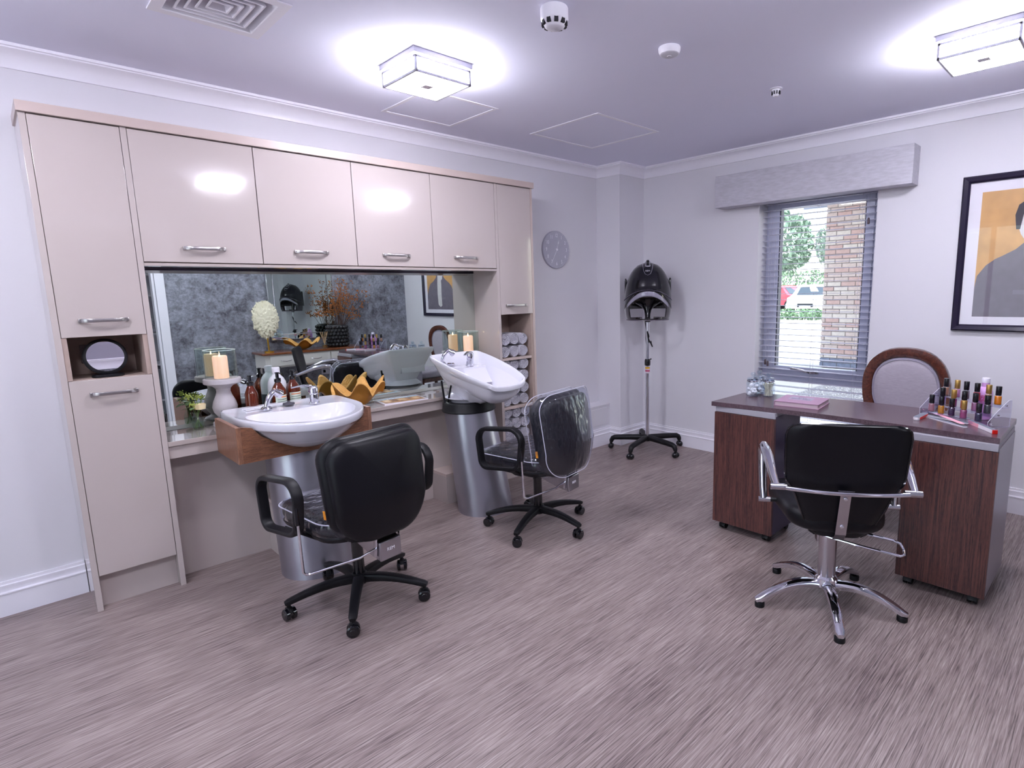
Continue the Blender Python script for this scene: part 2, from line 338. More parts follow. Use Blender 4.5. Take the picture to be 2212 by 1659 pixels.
# door opening with architrave into a small store
d1 = bpy.data.objects.new('door_1', None); C.objects.link(d1); d1['kind'] = 'structure'; d1.location = (DX1, YR, 0)
inv = Matrix.Translation((-DX1, -YR, 0))
def arch(a, b_, nm='architrave'):
    m = MB().box(a, b_, .006); bmesh.ops.transform(m.bm, matrix=inv, verts=m.bm.verts); m.build(nm, TRIM, d1)
arch((DX1, YR, 0), (DX1+.085, YR+.018, DZ+.085)); arch((DX0-.085, YR, 0), (DX0, YR+.018, DZ+.085)); arch((DX0, YR, DZ), (DX1, YR+.018, DZ+.085))
arch((DX1-.025, YR-.1, 0), (DX1, YR, DZ), 'door_lining'); arch((DX0, YR-.1, 0), (DX0+.025, YR, DZ), 'door_lining'); arch((DX0+.025, YR-.1, DZ-.025), (DX1-.025, YR, DZ), 'door_lining')
b = MB(); b.box((DX0-.3, YR-1.3, 0), (DX1+.9, YR-1.2, HC)).box((DX0-.4, YR-1.3, 0), (DX0-.3, YR-.1, HC)).box((DX1+.9, YR-1.3, 0), (DX1+1.0, YR-.1, HC)).box((DX0-.4, YR-1.3, HC), (DX1+1.0, YR-.1, HC+.1))
struct(b.build('wall_store', WALL))
# ------------------------------------------------------------------ window_1: frame, sashes, panes, handle
FR = mat('window_frame_grey', 'c3c5d8', .35); FRD = mat('window_seal_dark', '2a2b44', .5)
win = bpy.data.objects.new('window_1', None); C.objects.link(win); win['kind'] = 'structure'; win.location = (4.32, (WY0+WY1)/2, WZ0)
WI = Matrix.Translation((-4.32, -(WY0+WY1)/2, -WZ0))
def wpart(nm, boxes, m, bev=.003):
    q = MB()
    for a, c in boxes: q.box(a, c, bev)
    bmesh.ops.transform(q.bm, matrix=WI, verts=q.bm.verts); return q.build(nm, m, win)
fx0, fx1 = 4.315, 4.375
wpart('window_frame', [((fx0, WY0, WZ0), (fx1, WY0+.05, WZ1)), ((fx0, WY1-.05, WZ0), (fx1, WY1, WZ1)), ((fx0, WY0+.05, WZ0), (fx1, WY1-.05, WZ0+.05)), ((fx0, WY0+.05, WZ1-.05), (fx1, WY1-.05, WZ1)), ((fx0, WY0+.05, .645), (fx1, WY1-.05, .70))], FR)
sy0, sy1, sz0, sz1 = WY0+.05, WY1-.05, .70, WZ1-.05
wpart('sash_frame', [((4.305, sy0, sz0), (4.365, sy0+.055, sz1)), ((4.305, sy1-.055, sz0), (4.365, sy1, sz1)), ((4.305, sy0+.055, sz0), (4.365, sy1-.055, sz0+.06)), ((4.305, sy0+.055, sz1-.055), (4.365, sy1-.055, sz1))], FR)
wpart('seal', [((4.308, sy1-.062, sz0+.06), (4.36, sy1-.055, sz1-.055)), ((4.308, sy0+.055, sz0+.06), (4.36, sy0+.060, sz1-.055))], FRD, 0)
wpart('pane', [((4.335, sy0+.058, sz0+.06), (4.341, sy1-.058, sz1-.055))], GLASSW, 0)
wpart('pane', [((4.345, WY0+.05, WZ0+.05), (4.351, WY1-.05, .645))], GLASSW, 0)
q = MB(); q.box((4.285, 1.635, .715), (4.306, 1.70, .745), .004).beam([(4.285, 1.66, .73), (4.262, 1.69, .733), (4.258, 1.74, .742), (4.258, 1.83, .752)], .02, .012, side=(0, 0, 1))
bmesh.ops.transform(q.bm, matrix=WI, verts=q.bm.verts); q.build('window_handle', SATIN, win)
wpart('window_sill', [((XB-.02, WY0-.0, WZ0-.0), (fx0, WY1+.0, WZ0+.02))], TRIM)
w2o = bpy.data.objects.new('window_2', None); C.objects.link(w2o); w2o['kind'] = 'structure'; w2o.location = (XF-.06, 1.55, .18)
for a, c in (((-.02, -.8, 0), (.03, -.74, 2.04)), ((-.02, .74, 0), (.03, .8, 2.04)), ((-.02, -.74, 0), (.03, .74, .06)), ((-.02, -.74, 1.98), (.03, .74, 2.04)), ((-.02, -.03, .06), (.03, .03, 1.98))): MB().box(a, c, .003).build('window_frame', TRIM, w2o)
for a, c in (((0, -.74, .06), (.006, -.03, 1.98)), ((0, .03, .06), (.006, .74, 1.98))): MB().box(a, c).build('pane', GLASSW, w2o)
# ------------------------------------------------------------------ ceiling things
def hatch(x0, y0, x1, y1, label):
    t = thing('ceiling_hatch', label, 'hatch', ((x0+x1)/2, (y0+y1)/2, HC)); w, h = (x1-x0)/2, (y1-y0)/2; q = MB()
    for a, c in (((-w, -h, -.004), (w, -h+.022, 0)), ((-w, h-.022, -.004), (w, h, 0)), ((-w, -h+.022, -.004), (-w+.022, h-.022, 0)), ((w-.022, -h+.022, -.004), (w, h-.022, 0))): q.box(a, c, .0012)
    q.build('frame', TRIM, t); MB().box((-w+.025, -h+.025, -.0015), (w-.025, h-.025, 0)).build('panel', CEIL, t)
hatch(1.735, 2.70, 2.205, 3.18, 'small square ceiling access hatch beside the ceiling lamp above the wash basins')
hatch(2.685, 2.37, 3.295, 2.975, 'large square ceiling access hatch nearest the corner column')
v = thing('ceiling_vent', 'white square four-way ceiling air diffuser with nested louvres', 'vent', (.735, 2.46, HC))
q = MB()
def sqring(q, s0, s1, z0, z1):
    q.rings([[(-s0, -s0, z0), (s0, -s0, z0), (s0, s0, z0), (-s0, s0, z0)], [(-s1, -s1, z1), (s1, -s1, z1), (s1, s1, z1), (-s1, s1, z1)]], True, False, False, smooth=False)
sqv = lambda s_, z: [(-s_, -s_, z), (s_, -s_, z), (s_, s_, z), (-s_, s_, z)]
q.rings([sqv(.186, 0), sqv(.186, -.005), sqv(.150, -.005), sqv(.147, -.003), sqv(.128, .045), sqv(.131, .045), sqv(.1495, 0)], True, False, False, smooth=False, loop=True)
q.build('frame', PLASTW, v)
MB().box((-.149, -.149, .085), (.149, .149, .09)).build('backing', mat('vent_dark', '3a3338', .8), v)
for a in (.119, .091, .063, .036):
    q = MB(); q.rings([sqv(a, -.004), sqv(a-.006, -.004), sqv(max(.004, a-.024), .038), sqv(max(.007, a-.021), .038), sqv(a, 0)], True, False, False, smooth=False, loop=True); q.build('louvre', PLASTW, v)
def detector(name, label, x, y, prof, r, slots, rs, zs):
    t = thing(name, label, 'detector', (x, y, HC)); q = MB(); q.lathe(prof, n=40); q.build('housing', PLASTW, t)
    if slots:
        q = MB()
        for i in range(slots):
            a = 2*pi*(i+.5)/slots; c = Vector((rs*cos(a), rs*sin(a), zs)); m_ = Matrix.Translation(c) @ Matrix.Rotation(a, 4, 'Z')
            q.box((-.0045, -r, -.008), (.0045, r, .008), mtx=m_)
        q.build('sensor_slots', mat('slot_dark', '15131d', .6), t)
    return t
detector('smoke_detector', 'white smoke detector with dark slots, cut by the top edge of the photo', 1.625, 1.645, [(.05, 0), (.052, -.004), (.052, -.040), (.049, -.046), (.043, -.056), (.036, -.066), (.030, -.070), (.0, -.071)], .0075, 10, .0435, -.0545)
detector('motion_sensor', 'flat round white ceiling sensor with grey lens', 2.235, 1.555, [(.046, 0), (.048, -.004), (.047, -.016), (.042, -.028), (.038, -.030), (.0, -.030)], .0, 0, 0, 0)
o = MB().lathe([(.037, -.0305), (.030, -.034), (.010, -.035), (.009, -.037), (.0, -.037)], n=32).build('lens', PLASTG, bpy.data.objects['motion_sensor'])
detector('heat_detector', 'small white heat detector with slotted cage nearest the window', 3.09, 1.47, [(.032, 0), (.033, -.003), (.022, -.005), (.021, -.008), (.015, -.034), (.013, -.038), (.0, -.039)], .0022, 9, .0185, -.021)
# ------------------------------------------------------------------ ceiling lamps
LGLASS = mat('lamp_opal_glass', 'ffffff', .35, emit='f4f3ff', estr=LAMP_EMIT)
LFRAME = mat('lamp_frame_white', 'b0aebb', .3)
def ceiling_lamp(x, y, label, rz=0.0):
    t = thing('ceiling_lamp', label, 'lamp', (x, y, HC), rz); a = .15
    MB().box((-.152, -.152, -.022), (.152, .152, 0), .002).build('mounting_plate', LFRAME, t)
    q = MB(); h = .141
    for sx in (-1, 1):
        for sy in (-1, 1):
            q.box((sx*h-.006*sx, sy*h-.006*sy, -.0955), (sx*(h+.003), sy*(h+.003), -.030))
    for z in (-.0955, -.038):
        for s_ in (-1, 1):
            q.box((-h, s_*h-.006*(s_ > 0)-.003*(s_ < 0), z), (h, s_*h+.003*(s_ > 0)+.006*(s_ < 0), z+.009)); q.box((s_*h-.006*(s_ > 0)-.003*(s_ < 0), -h, z), (s_*h+.003*(s_ > 0)+.006*(s_ < 0), h, z+.009))
    q.build('frame', LFRAME, t)
    MB().box((-.137, -.137, -.0935), (.137, .137, -.0295), .002).build('diffuser', LGLASS, t)
    MB().box((-.022, -.022, -.0965), (.022, .022, -.0935), .001).build('centre_plate', mat('lamp_plate', 'b9b3bd', .3, .5), t)
    return t
ceiling_lamp(1.565, 2.43, 'square white glowing ceiling lamp above the swivel chairs by the basins')
ceiling_lamp(3.130, .565, 'square glowing ceiling lamp above the desk, nearest the framed portrait')
ceiling_lamp(1.565, .565, 'square ceiling lamp seen only as a reflection in the glossy cupboard doors')
ceiling_lamp(-.25, 2.30, 'square ceiling lamp out of frame left of the tall cabinet')
ceiling_lamp(-.25, .565, 'square ceiling lamp out of frame behind the camera')
# ------------------------------------------------------------------ cabinet run on wall_left
YF = 3.144; YD = YF+.0015
def handle(parent, x0, x1, z, y=YF, loc=(0, 0, 0)):
    L_ = Vector(loc); q = MB(); n = 12; P = []
    for i in range(n+1):
        u = i/n; x = x0+(x1-x0)*u; s_ = 1-abs(2*u-1)**6; P.append(Vector((x, y-.001-.026*s_, z))-L_)
    q.beam(P, [.016 if 1 <= i <= n-1 else .018 for i in range(n+1)], [.007]*(n+1), side=(0, 0, 1))
    q.box(Vector((x0-.006, y-.012, z-.009))-L_, Vector((x0+.008, y+.000, z+.009))-L_, .003).box(Vector((x1-.008, y-.012, z-.009))-L_, Vector((x1+.006, y+.0, z+.009))-L_, .003)
    return q.build('handle', STEEL, parent)
def lbox(parent, nm, a, c, m, loc, bev=0.0008):
    L_ = Vector(loc); return MB().box(Vector(a)-L_, Vector(c)-L_, bev).build(nm, m, parent)
def door(parent, x0, x1, z0, z1, loc, hx=None, hz=None):
    d = lbox(parent, 'door', (x0+.0018, YF, z0+.0018), (x1-.0018, YF+.018, z1-.0018), GLOSSB, loc, .0015)
    h = handle(d, hx[0], hx[1], hz, loc=loc); return d
# left tall cabinet
x0, x1 = .188, .524; loc = (x0, YF, 0)
t = thing('tall_cabinet', 'tall narrow beige gloss cabinet with an open niche holding a round mirror', 'cabinet', loc)
lbox(t, 'side_panel', (x0, YF, 0), (x0+.022, YL-.002, 2.088), GLOSSB, loc); lbox(t, 'side_panel', (x1-.022, YF, 0), (x1, YL-.002, 2.088), GLOSSB, loc)
lbox(t, 'carcass', (x0+.022, YF+.02, 1.21), (x1-.022, YL-.002, 2.085), CARC, loc); lbox(t, 'carcass', (x0+.022, YF+.02, .16), (x1-.022, YL-.002, 1.03), CARC, loc)
lbox(t, 'plinth', (x0+.022, YF+.05, 0), (x1-.022, YF+.068, .155), GLOSSB, loc)
lbox(t, 'niche_back', (x0+.022, YL-.02, 1.03), (x1-.022, YL-.002, 1.21), CARC, loc)
lbox(t, 'niche_side', (x0+.022, YF+.004, 1.03), (x0+.040, YL-.02, 1.21), CARC, loc); lbox(t, 'niche_side', (x1-.040, YF+.004, 1.03), (x1-.022, YL-.02, 1.21), CARC, loc)
door(t, x0+.022, x1-.022, 1.209, 2.087, loc, (.278, .437), 1.279); door(t, x0+.022, x1-.022, .158, 1.030, loc, (.279, .436), .966)
# wall cupboards
lab = ['first', 'second', 'third', 'fourth']; xs = [.524, 1.0175, 1.5115, 2.007, 2.500]
descr = ['beige gloss wall cupboard next to the tall cabinet with niche', 'second beige gloss wall cupboard from the left', 'third beige gloss wall cupboard from the left', 'narrowest-looking beige gloss wall cupboard next to the towel cabinet']
hxs = [(.684, .847), (1.176, 1.343), (1.670, 1.835), (2.161, 2.333)]
for i in range(4):
    a, c = xs[i], xs[i+1]; loc = (a, YF, 1.52)
    t = thing('wall_cupboard', descr[i], 'cupboard', loc, group='wall cupboards above the mirror')
    lbox(t, 'carcass', (a+.0005, YF+.02, 1.524), (c-.0005, YL-.002, 2.085), CARC, loc, 0); door(t, a, c, 1.5265, 2.087, loc, hxs[i], 1.592)
o = tag(box('pelmet_board', (.5245, YF, 1.510), (2.4995, YL-.012, 1.5235), mat('board_high_gloss', 'b3a7a2', .04, coat=1.0), bev=.0008), 'long beige board closing the underside of the wall cupboards', 'board')
# right tall cabinet with open towel shelves
x0, x1 = 2.5005, 2.840; loc = (x0, YF, 0)
t = thing('towel_cabinet', 'tall beige cabinet with a door above open shelves of rolled towels', 'cabinet', loc)
lbox(t, 'side_panel', (x0, YF, 0), (x0+.022, YL-.002, 2.088), GLOSSB, loc); lbox(t, 'side_panel', (x1-.018, YF, 0), (x1, YL-.002, 2.088), CARC, loc)
lbox(t, 'front_stile', (x1-.0185, YF-.0005, 0), (x1+.0005, YF+.004, 2.088), EDGEB, loc)
lbox(t, 'carcass', (x0+.022, YF+.02, 1.21), (x1-.018, YL-.002, 2.085), CARC, loc); lbox(t, 'back_panel', (x0+.022, YL-.02, .08), (x1-.018, YL-.002, 1.21), CARC, loc)
door(t, x0+.022, x1-.018, 1.2095, 2.087, loc, (2.573, 2.752), 1.274)
lbox(t, 'inner_side', (x1-.040, YF+.004, .08), (x1-.018, YL-.02, 1.21), CARC, loc)
SHZ = [.902, .547, .20]
for z in SHZ: lbox(t, 'shelf', (x0+.022, YF+.006, z-.018), (x1-.040, YL-.02, z), EDGEB, loc)
lbox(t, 'plinth', (x0+.022, YF+.04, 0), (x1-.018, YF+.058, .18), GLOSSB, loc)
# top panel
tag(box('cabinet_top_panel', (.183, 3.128, 2.0885), (2.848, YL-.001, 2.128), EDGEB, bev=.0015), 'long beige top panel running over all the cabinets', 'panel')
# worktop, apron, back panels, plumbing boxes
WT = .705
tag(box('worktop', (.5245, YF-.002, WT-.022), (2.5, YL-.010, WT), mat('worktop_beige_gloss', 'b3a7a2', .06, coat=1.0, var=.02), bev=.0015), 'narrow glossy beige worktop below the mirror', 'worktop')
tag(box('apron_board', (.5245, YF+.010, .622), (2.5, YF+.028, WT-.0225), GLOSSB, bev=.0008), 'beige gloss apron board under the front edge of the worktop', 'board')
pb = thing('under_worktop_panels', 'beige gloss panels closing the space under the worktop', 'panel', (.5245, 3.26, 0))
for a, c in ((.5245, 1.52), (1.524, 2.5)): lbox(pb, 'panel', (a, 3.26, .0), (c, 3.278, WT-.0225), GLOSSB, (.5245, 3.26, 0))
def plumb(x0, x1, y0, h, label):
    t = thing('plumbing_box', label, 'box', (x0, y0, 0)); lbox(t, 'side_panel', (x0, y0, 0), (x0+.018, 3.2595, h-.018), GLOSSB, (x0, y0, 0)); lbox(t, 'side_panel', (x1-.018, y0, 0), (x1, 3.2595, h-.018), GLOSSB, (x0, y0, 0))
    lbox(t, 'front_panel', (x0+.018, y0, 0), (x1-.018, y0+.018, h-.018), GLOSSB, (x0, y0, 0)); lbox(t, 'top_panel', (x0, y0, h-.018), (x1, 3.2595, h), EDGEB, (x0, y0, 0))
plumb(.944, 1.17, 3.115, .30, 'beige plumbing box on the floor behind the wall-side basin column')
plumb(1.975, 2.26, 3.09, .202, 'low beige plumbing box on the floor behind the backwash basin column')
# big wall mirror, bevelled
mr = thing('wall_mirror', 'long frameless mirror between the worktop and the row of cupboards', 'mirror', (.526, YL, WT))
X0, X1_, Z0, Z1 = .526, 2.4995, WT+.001, 1.5095; bv = .022
q = MB(); ym = YL-.002; yf = YL-.0080; yb = YL-.0055
outer = [(X0, Z0), (X1_, Z0), (X1_, Z1), (X0, Z1)]; inner = [(X0+bv, Z0+bv), (X1_-bv, Z0+bv), (X1_-bv, Z1-bv), (X0+bv, Z1-bv)]
q.rings([[(x-.526, ym-YL, z-WT) for x, z in outer], [(x-.526, yb-YL, z-WT) for x, z in outer], [(x-.526, yf-YL, z-WT) for x, z in inner]], smooth=False)
q.build('mirror_glass', MIRROR, mr, angle=.5)
for z in (Z1-.0035,): MB().box((0.0, -.0112, z-WT-.0035), (X1_-X0, -.0082, z-WT+.0035)).build('gap_shade_line', mat('gap_shade_dark', '3a3340', .3, .8), mr)  # dark strip painted for the shaded gap between mirror top and pelmet board
# ------------------------------------------------------------------ wash basins
def silver_column(parent, c0, c1, z1, r0, r1, zb=0.0):
    q = MB(); rs = []
    for i in range(13):
        u = i/12; c = Vector(c0).lerp(Vector(c1), u); z = zb+(z1-zb)*u; r = r0+(r1-r0)*u
        rs.append([(c.x+r*cos(2*pi*j/48), c.y+r*.96*sin(2*pi*j/48), z) for j in range(48)])
    q.rings(rs); return q.build('column', COLSIL, parent)
def mixer(parent, p, ang, s=1.0, name='mixer_tap', tilt=0.0):
    q = MB(); q.lathe([(.026*s, 0), (.027*s, .004), (.024*s, .008), (.0225*s, .05*s), (.021*s, .052*s), (.0235*s, .056*s), (.023*s, .080*s), (.017*s, .093*s), (.0, .095*s)], n=28)
    q.beam([(0, 0, .078*s), (.012*s, 0, .095*s), (.045*s, 0, .101*s), (.085*s, 0, .097*s), (.108*s, 0, .094*s)], [.030*s, .030*s, .020*s, .015*s, .014*s], [.012*s, .013*s, .009*s, .007*s, .006*s])
    m_ = Matrix.Translation(p) @ Matrix.Rotation(tilt, 4, 'X') @ Matrix.Rotation(ang, 4, 'Z'); bmesh.ops.transform(q.bm, matrix=m_, verts=q.bm.verts)
    o = q.build(name, CHROME, parent)
    d = MB().sphere((0.0245*s*.9, 0, .066*s), .004, 8, 6); bmesh.ops.transform(d.bm, matrix=m_, verts=d.bm.verts); d.build('temperature_dot', mat('dot_purple', '6a2a8c', .3), o)
    return o
def hand_shower(parent, p, ang, tilt=0.0, s=1.0):
    q = MB(); q.lathe([(.024*s, 0), (.0245*s, .004), (.020*s, .012), (.014*s, .016)], n=24)
    q.tube([(0, 0, .008), (.004*s, 0, .025*s), (.014*s, 0, .048*s), (.032*s, 0, .068*s), (.046*s, 0, .076*s)], [.009*s, .010*s, .0115*s, .012*s, .012*s], 14)
    q.cyl((.040*s, 0, .078*s), (.066*s, 0, .060*s), .013*s, .019*s, 20); q.cyl((.060*s, 0, .064*s), (.072*s, 0, .056*s), .020*s, .020*s, 20)
    m_ = Matrix.Translation(p) @ Matrix.Rotation(tilt, 4, 'X') @ Matrix.Rotation(ang, 4, 'Z'); bmesh.ops.transform(q.bm, matrix=m_, verts=q.bm.verts)
    return q.build('hand_shower', CHROME, parent)
# -- basin 1: forward wash unit in a walnut box
O1 = Vector((1.05, 2.9, 0)); w1 = thing('wash_unit', 'white front wash basin set in a walnut box on a silver column', 'basin', O1)
silver_column(w1, (0, -.03), (.005, .10), .62, .175, .165)
bx0, bx1, by0, by1, bz0, bz1 = .722, 1.362, 2.812, 3.143, .617, .786
def L1(*p): return Vector(p)-O1
for a_ in (bx0, bx1-.020): MB().box(L1(a_, by0, bz0), L1(a_+.020, by1, bz1), .0015).build('box_side', WALNUTS, w1)
MB().prism([(u-O1.x, z) for u, z in [(bx0+.020, bz0), (bx1-.020, bz0), (bx1-.020, bz1), (1.335, .775), (1.305, .73), (1.23, .682), (1.065, .655), (.90, .682), (.825, .73), (.79, .775), (bx0+.020, bz1)]], 'y', by0+.0015-O1.y, by0+.019-O1.y).build('box_front', WALNUT, w1)
MB().box(L1(bx0+.020, by0+.019, bz0+.002), L1(bx1-.020, by1, bz0+.018)).build('box_bottom', WALNUT, w1)
MB().box(L1(bx0+.020, by1-.016, bz0+.018), L1(bx1-.020, by1, WT-.0)).build('box_back', WALNUT, w1)
# ceramic: rim outline (world xy at z .80), rounded D
def spline(pts, n, closed=True):
    k = len(pts); out = []
    for i in range(k):
        p0, p1, p2, p3 = (Vector(pts[(i+j-1) % k]) for j in range(4))
        for t_ in range(n):
            t = t_/n; out.append(.5*((2*p1)+(-p0+p2)*t+(2*p0-5*p1+4*p2-p3)*t*t+(-p0+3*p1-3*p2+p3)*t**3))
    return out
rim = [(.770, 3.232, .800), (.768, 3.10, .800), (.772, 2.95, .800), (.790, 2.86, .799), (.835, 2.76, .797), (.90, 2.685, .795), (.98, 2.635, .793), (1.065, 2.615, .792), (1.15, 2.635, .793), (1.23, 2.685, .795), (1.295, 2.76, .797), (1.345, 2.86, .799), (1.362, 2.95, .800), (1.366, 3.10, .800), (1.364, 3.232, .800), (1.33, 3.247, .802), (1.2, 3.25, .803), (1.065, 3.25, .803), (.93, 3.25, .803), (.80, 3.247, .802)]
RO = [L1(*p) for p in rim]; RO = [v for v in spline(RO, 4)]
ctr = L1(1.065, 2.90, 0)
def scaled(R, c, s, dz, sy=None): return [Vector((c.x+(v.x-c.x)*s, c.y+(v.y-c.y)*(sy or s), v.z+dz)) for v in R]
def toward(R, c, s, zabs): return [Vector((c.x+(v.x-c.x)*s, c.y+(v.y-c.y)*s, zabs)) for v in R]
# inner bowl outline: kept behind the rim at the front, and in front of the tap deck at the back
ib = [(.825, 3.02, 0), (.815, 2.93, 0), (.845, 2.82, 0), (.90, 2.735, 0), (.98, 2.68, 0), (1.065, 2.66, 0), (1.15, 2.68, 0), (1.23, 2.735, 0), (1.285, 2.82, 0), (1.318, 2.93, 0), (1.31, 3.02, 0), (1.24, 3.05, 0), (1.15, 3.03, 0), (1.065, 3.02, 0), (.98, 3.03, 0), (.89, 3.05, 0)]
IB = spline([L1(*p) for p in ib], 5)
q = MB(); n = len(RO)
def blend_ring(v, c, k, z):  # towards an ellipse under the bowl
    return Vector((v.x*(1-k)+c.x*k, v.y*(1-k)+c.y*k, z))
cb = L1(1.065, 2.93, 0); outer = [scaled(RO, ctr, .985, 0), scaled(RO, ctr, .997, -.004), RO and scaled(RO, ctr, 1.0, -.010), scaled(RO, ctr, .998, -.034), scaled(RO, ctr, .985, -.040)]
for k, z in ((.03, .755), (.10, .735), (.20, .705), (.32, .68), (.46, .655), (.62, .635), (.78, .622)):
    rg = []
    for v in RO:
        e = Vector((v.x, min(v.y, L1(0, 3.13, 0).y), v.z)); kk = k
        rg.append(blend_ring(e, cb, kk, z))
    outer.append(rg)
outer.append([blend_ring(v, cb, .97, .620) for v in outer[-1]])
q.rings(list(reversed(outer)), cap0=True, cap1=False)
# deck between rim and bowl (bridge by angle)
def by_angle(R, c, N_=96):
    P = [(atan2(v.y-c.y, v.x-c.x), v) for v in R]; out = []
    for j in range(N_):
        a = -pi+2*pi*j/N_; d = Vector((cos(a), sin(a))); best = None; k = len(R)
        for i in range(k):
            p, p2 = R[i], R[(i+1) % k]; e = Vector((p2.x-p.x, p2.y-p.y)); w = Vector((p.x-c.x, p.y-c.y)); den = d.x*(-e.y)+d.y*e.x
            if abs(den) < 1e-12: continue
            t = (w.x*(-e.y)+w.y*e.x)/den; u = (d.x*w.y-d.y*w.x)/den
            if t > 0 and -1e-6 <= u <= 1+1e-6:
                v = p.lerp(p2, u)
                if best is None or t > best[0]: best = (t, Vector((c.x+d.x*t, c.y+d.y*t, v.z)))
        out.append(best[1] if best else out[-1])
    return out
cc = L1(1.065, 2.88, 0); A = by_angle(scaled(RO, ctr, .985, 0), cc); Bm = by_angle([Vector((v.x, v.y, .797)) for v in IB], cc)
def ins(R, s, z, sh=0.0): return [Vector((cc.x+(v.x-cc.x)*s, cc.y+(v.y-cc.y)*s+sh, z)) for v in R]
deck = [A, [A[i].lerp(Bm[i], .5)+Vector((0, 0, -.003)) for i in range(96)], [Vector((v.x, v.y, .793)) for v in Bm], ins(Bm, .985, .786), ins(Bm, .95, .755), ins(Bm, .88, .715), ins(Bm, .74, .678), ins(Bm, .5, .655), ins(Bm, .25, .645), ins(Bm, .06, .642)]
q.rings(deck, cap0=False)
q.build('basin', CERAM, w1, angle=50)
MB().lathe([(.022, 0), (.022, .003), (.0, .004)], L1(1.065, 2.88, .643), 20).build('drain', CHROME, w1)
mixer(w1, L1(1.178, 3.075, .7995), radians(168), 1.0); hand_shower(w1, L1(.945, 3.095, .7995), radians(15), s=1.15)
for yy in (3.135, 3.165, 3.195):
    MB().box(L1(.86, yy, .799), L1(1.10, yy+.008, .8035), .0035).build('deck_rib', CERAM, w1)
pl = tag(MB().lathe([(.024, 0), (.026, .003), (.024, .010), (.014, .012), (.006, .016), (.006, .020), (0, .021)], n=20, sx=1.15).build('basin_plug', mat('rubber_grey', '4c4953', .6), loc=(1.062, 3.118, .8045)), 'small dark grey rubber plug lying on the deck of the front basin', 'plug')
text('basin_mark', 'salon', .014, mat('mark_grey', 'b9b9c4', .4), Matrix.Translation(L1(1.07, 2.98, .7)) @ Matrix.Rotation(radians(62), 4, 'X'), w1) if False else None
# -- basin 2: tilting backwash
O2 = Vector((2.115, 2.865, 0)); w2 = thing('backwash_unit', 'white tilted backwash basin with neck rest on a leaning silver column', 'basin', O2)
def L2(*p): return Vector(p)-O2
silver_column(w2, (0, 0), (-.005, .125), .628, .176, .160)
q = MB(); cx, cy = -.005, .128
q.lathe([(.150, .628), (.171, .628), (.173, .634), (.169, .640), (.166, .680), (.160, .690), (.148, .694), (.135, .690)], (cx, cy, 0), 48, sy=.97); q.build('collar', BLKPL, w2)
rim2 = [(1.932, 3.135, .978), (1.922, 3.02, .955), (1.922, 2.90, .928), (1.930, 2.79, .902), (1.945, 2.70, .878), (1.963, 2.635, .860), (1.985, 2.598, .846), (2.03, 2.592, .826), (2.12, 2.592, .818), (2.21, 2.592, .826), (2.253, 2.598, .846), (2.277, 2.635, .860), (2.297, 2.70, .878), (2.312, 2.79, .902), (2.320, 2.90, .928), (2.320, 3.02, .955), (2.310, 3.135, .978), (2.27, 3.156, .982), (2.12, 3.162, .983), (1.98, 3.156, .982)]
R2 = spline([L2(*p) for p in rim2], 5)
q = MB(); c2 = L2(2.12, 2.92, 0)
def low(v, k, zt, ct):  # k 0..1 towards base
    return Vector((v.x*(1-k)+ct.x*k, v.y*(1-k)+ct.y*k, v.z*(1-k)+zt*k))
outer = [[c2+(v-c2)*.985+Vector((0, 0, 0)) if False else Vector((c2.x+(v.x-c2.x)*.975, c2.y+(v.y-c2.y)*.975, v.z)) for v in R2],
         [Vector((c2.x+(v.x-c2.x)*.992, c2.y+(v.y-c2.y)*.992, v.z-.002)) for v in R2], [v+Vector((0, 0, -.010)) for v in R2], [Vector((c2.x+(v.x-c2.x)*.990, c2.y+(v.y-c2.y)*.990, v.z-.030)) for v in R2]]
ct = L2(2.112, 2.99, 0)
for kk, dz in ((.10, .050), (.22, .100), (.34, .145), (.46, .185), (.55, .215)):
    outer.append([Vector((v.x*(1-kk)+ct.x*kk, v.y*(1-kk)+ct.y*kk, max(.700, (v.z*(1-kk*.9)+.94*kk*.9)-dz))) for v in R2])
def base_ring(r, z): 
    out = []
    for v in R2:
        a = atan2(v.y-ct.y, v.x-ct.x); out.append(Vector((ct.x+r*cos(a), ct.y+r*sin(a), z)))
    return out
outer += [base_ring(.150, .716), base_ring(.125, .704), base_ring(.118, .690), base_ring(.05, .688)]
q.rings(list(reversed(outer)), cap0=True, cap1=False)
ci = L2(2.12, 2.86, 0)
inner = [outer[0]]
for s_, dz in ((.955, .004), (.93, .016), (.90, .045), (.82, .10), (.68, .145), (.48, .175), (.22, .19), (.06, .192)):
    inner.append([Vector((ci.x+(v.x-ci.x)*s_, ci.y+(v.y-ci.y)*s_, (v.z*s_+.925*(1-s_))-dz)) for v in R2])
q.rings(inner, cap0=False)
q.build('basin', CERAM, w2, angle=50)
# tap ledge inside the bowl
q = MB(); q.rings([[L2(2.055, 3.11, z)+Vector((0, 0, 0)), L2(2.245, 3.11, z), L2(2.235, 2.965 if z > .86 else 2.90, z), L2(2.065, 2.965 if z > .86 else 2.90, z)] for z in (.80, .885, .900)]); 
q.build('tap_ledge', CERAM, w2, angle=60)
mixer(w2, L2(2.15, 3.02, .899), radians(215), 1.0, tilt=radians(8)); hand_shower(w2, L2(1.985, 3.085, .925), radians(-20), s=1.1)
MB().lathe([(.028, 0), (.029, .005), (.02, .012), (0, .014)], L2(2.055, 3.095, .915), 20).build('shower_valve', CHROME, w2)
q = MB(); q.tube([L2(1.975, 2.98, .80), L2(1.972, 3.0, .74), L2(1.968, 3.02, .66)], .006, 8); q.tube([L2(1.940, 3.03, .83), L2(1.955, 3.03, .70), L2(1.965, 3.02, .63), L2(1.985, 3.0, .57)], .0065, 8); q.build('tilt_lever', BLKPL, w2)
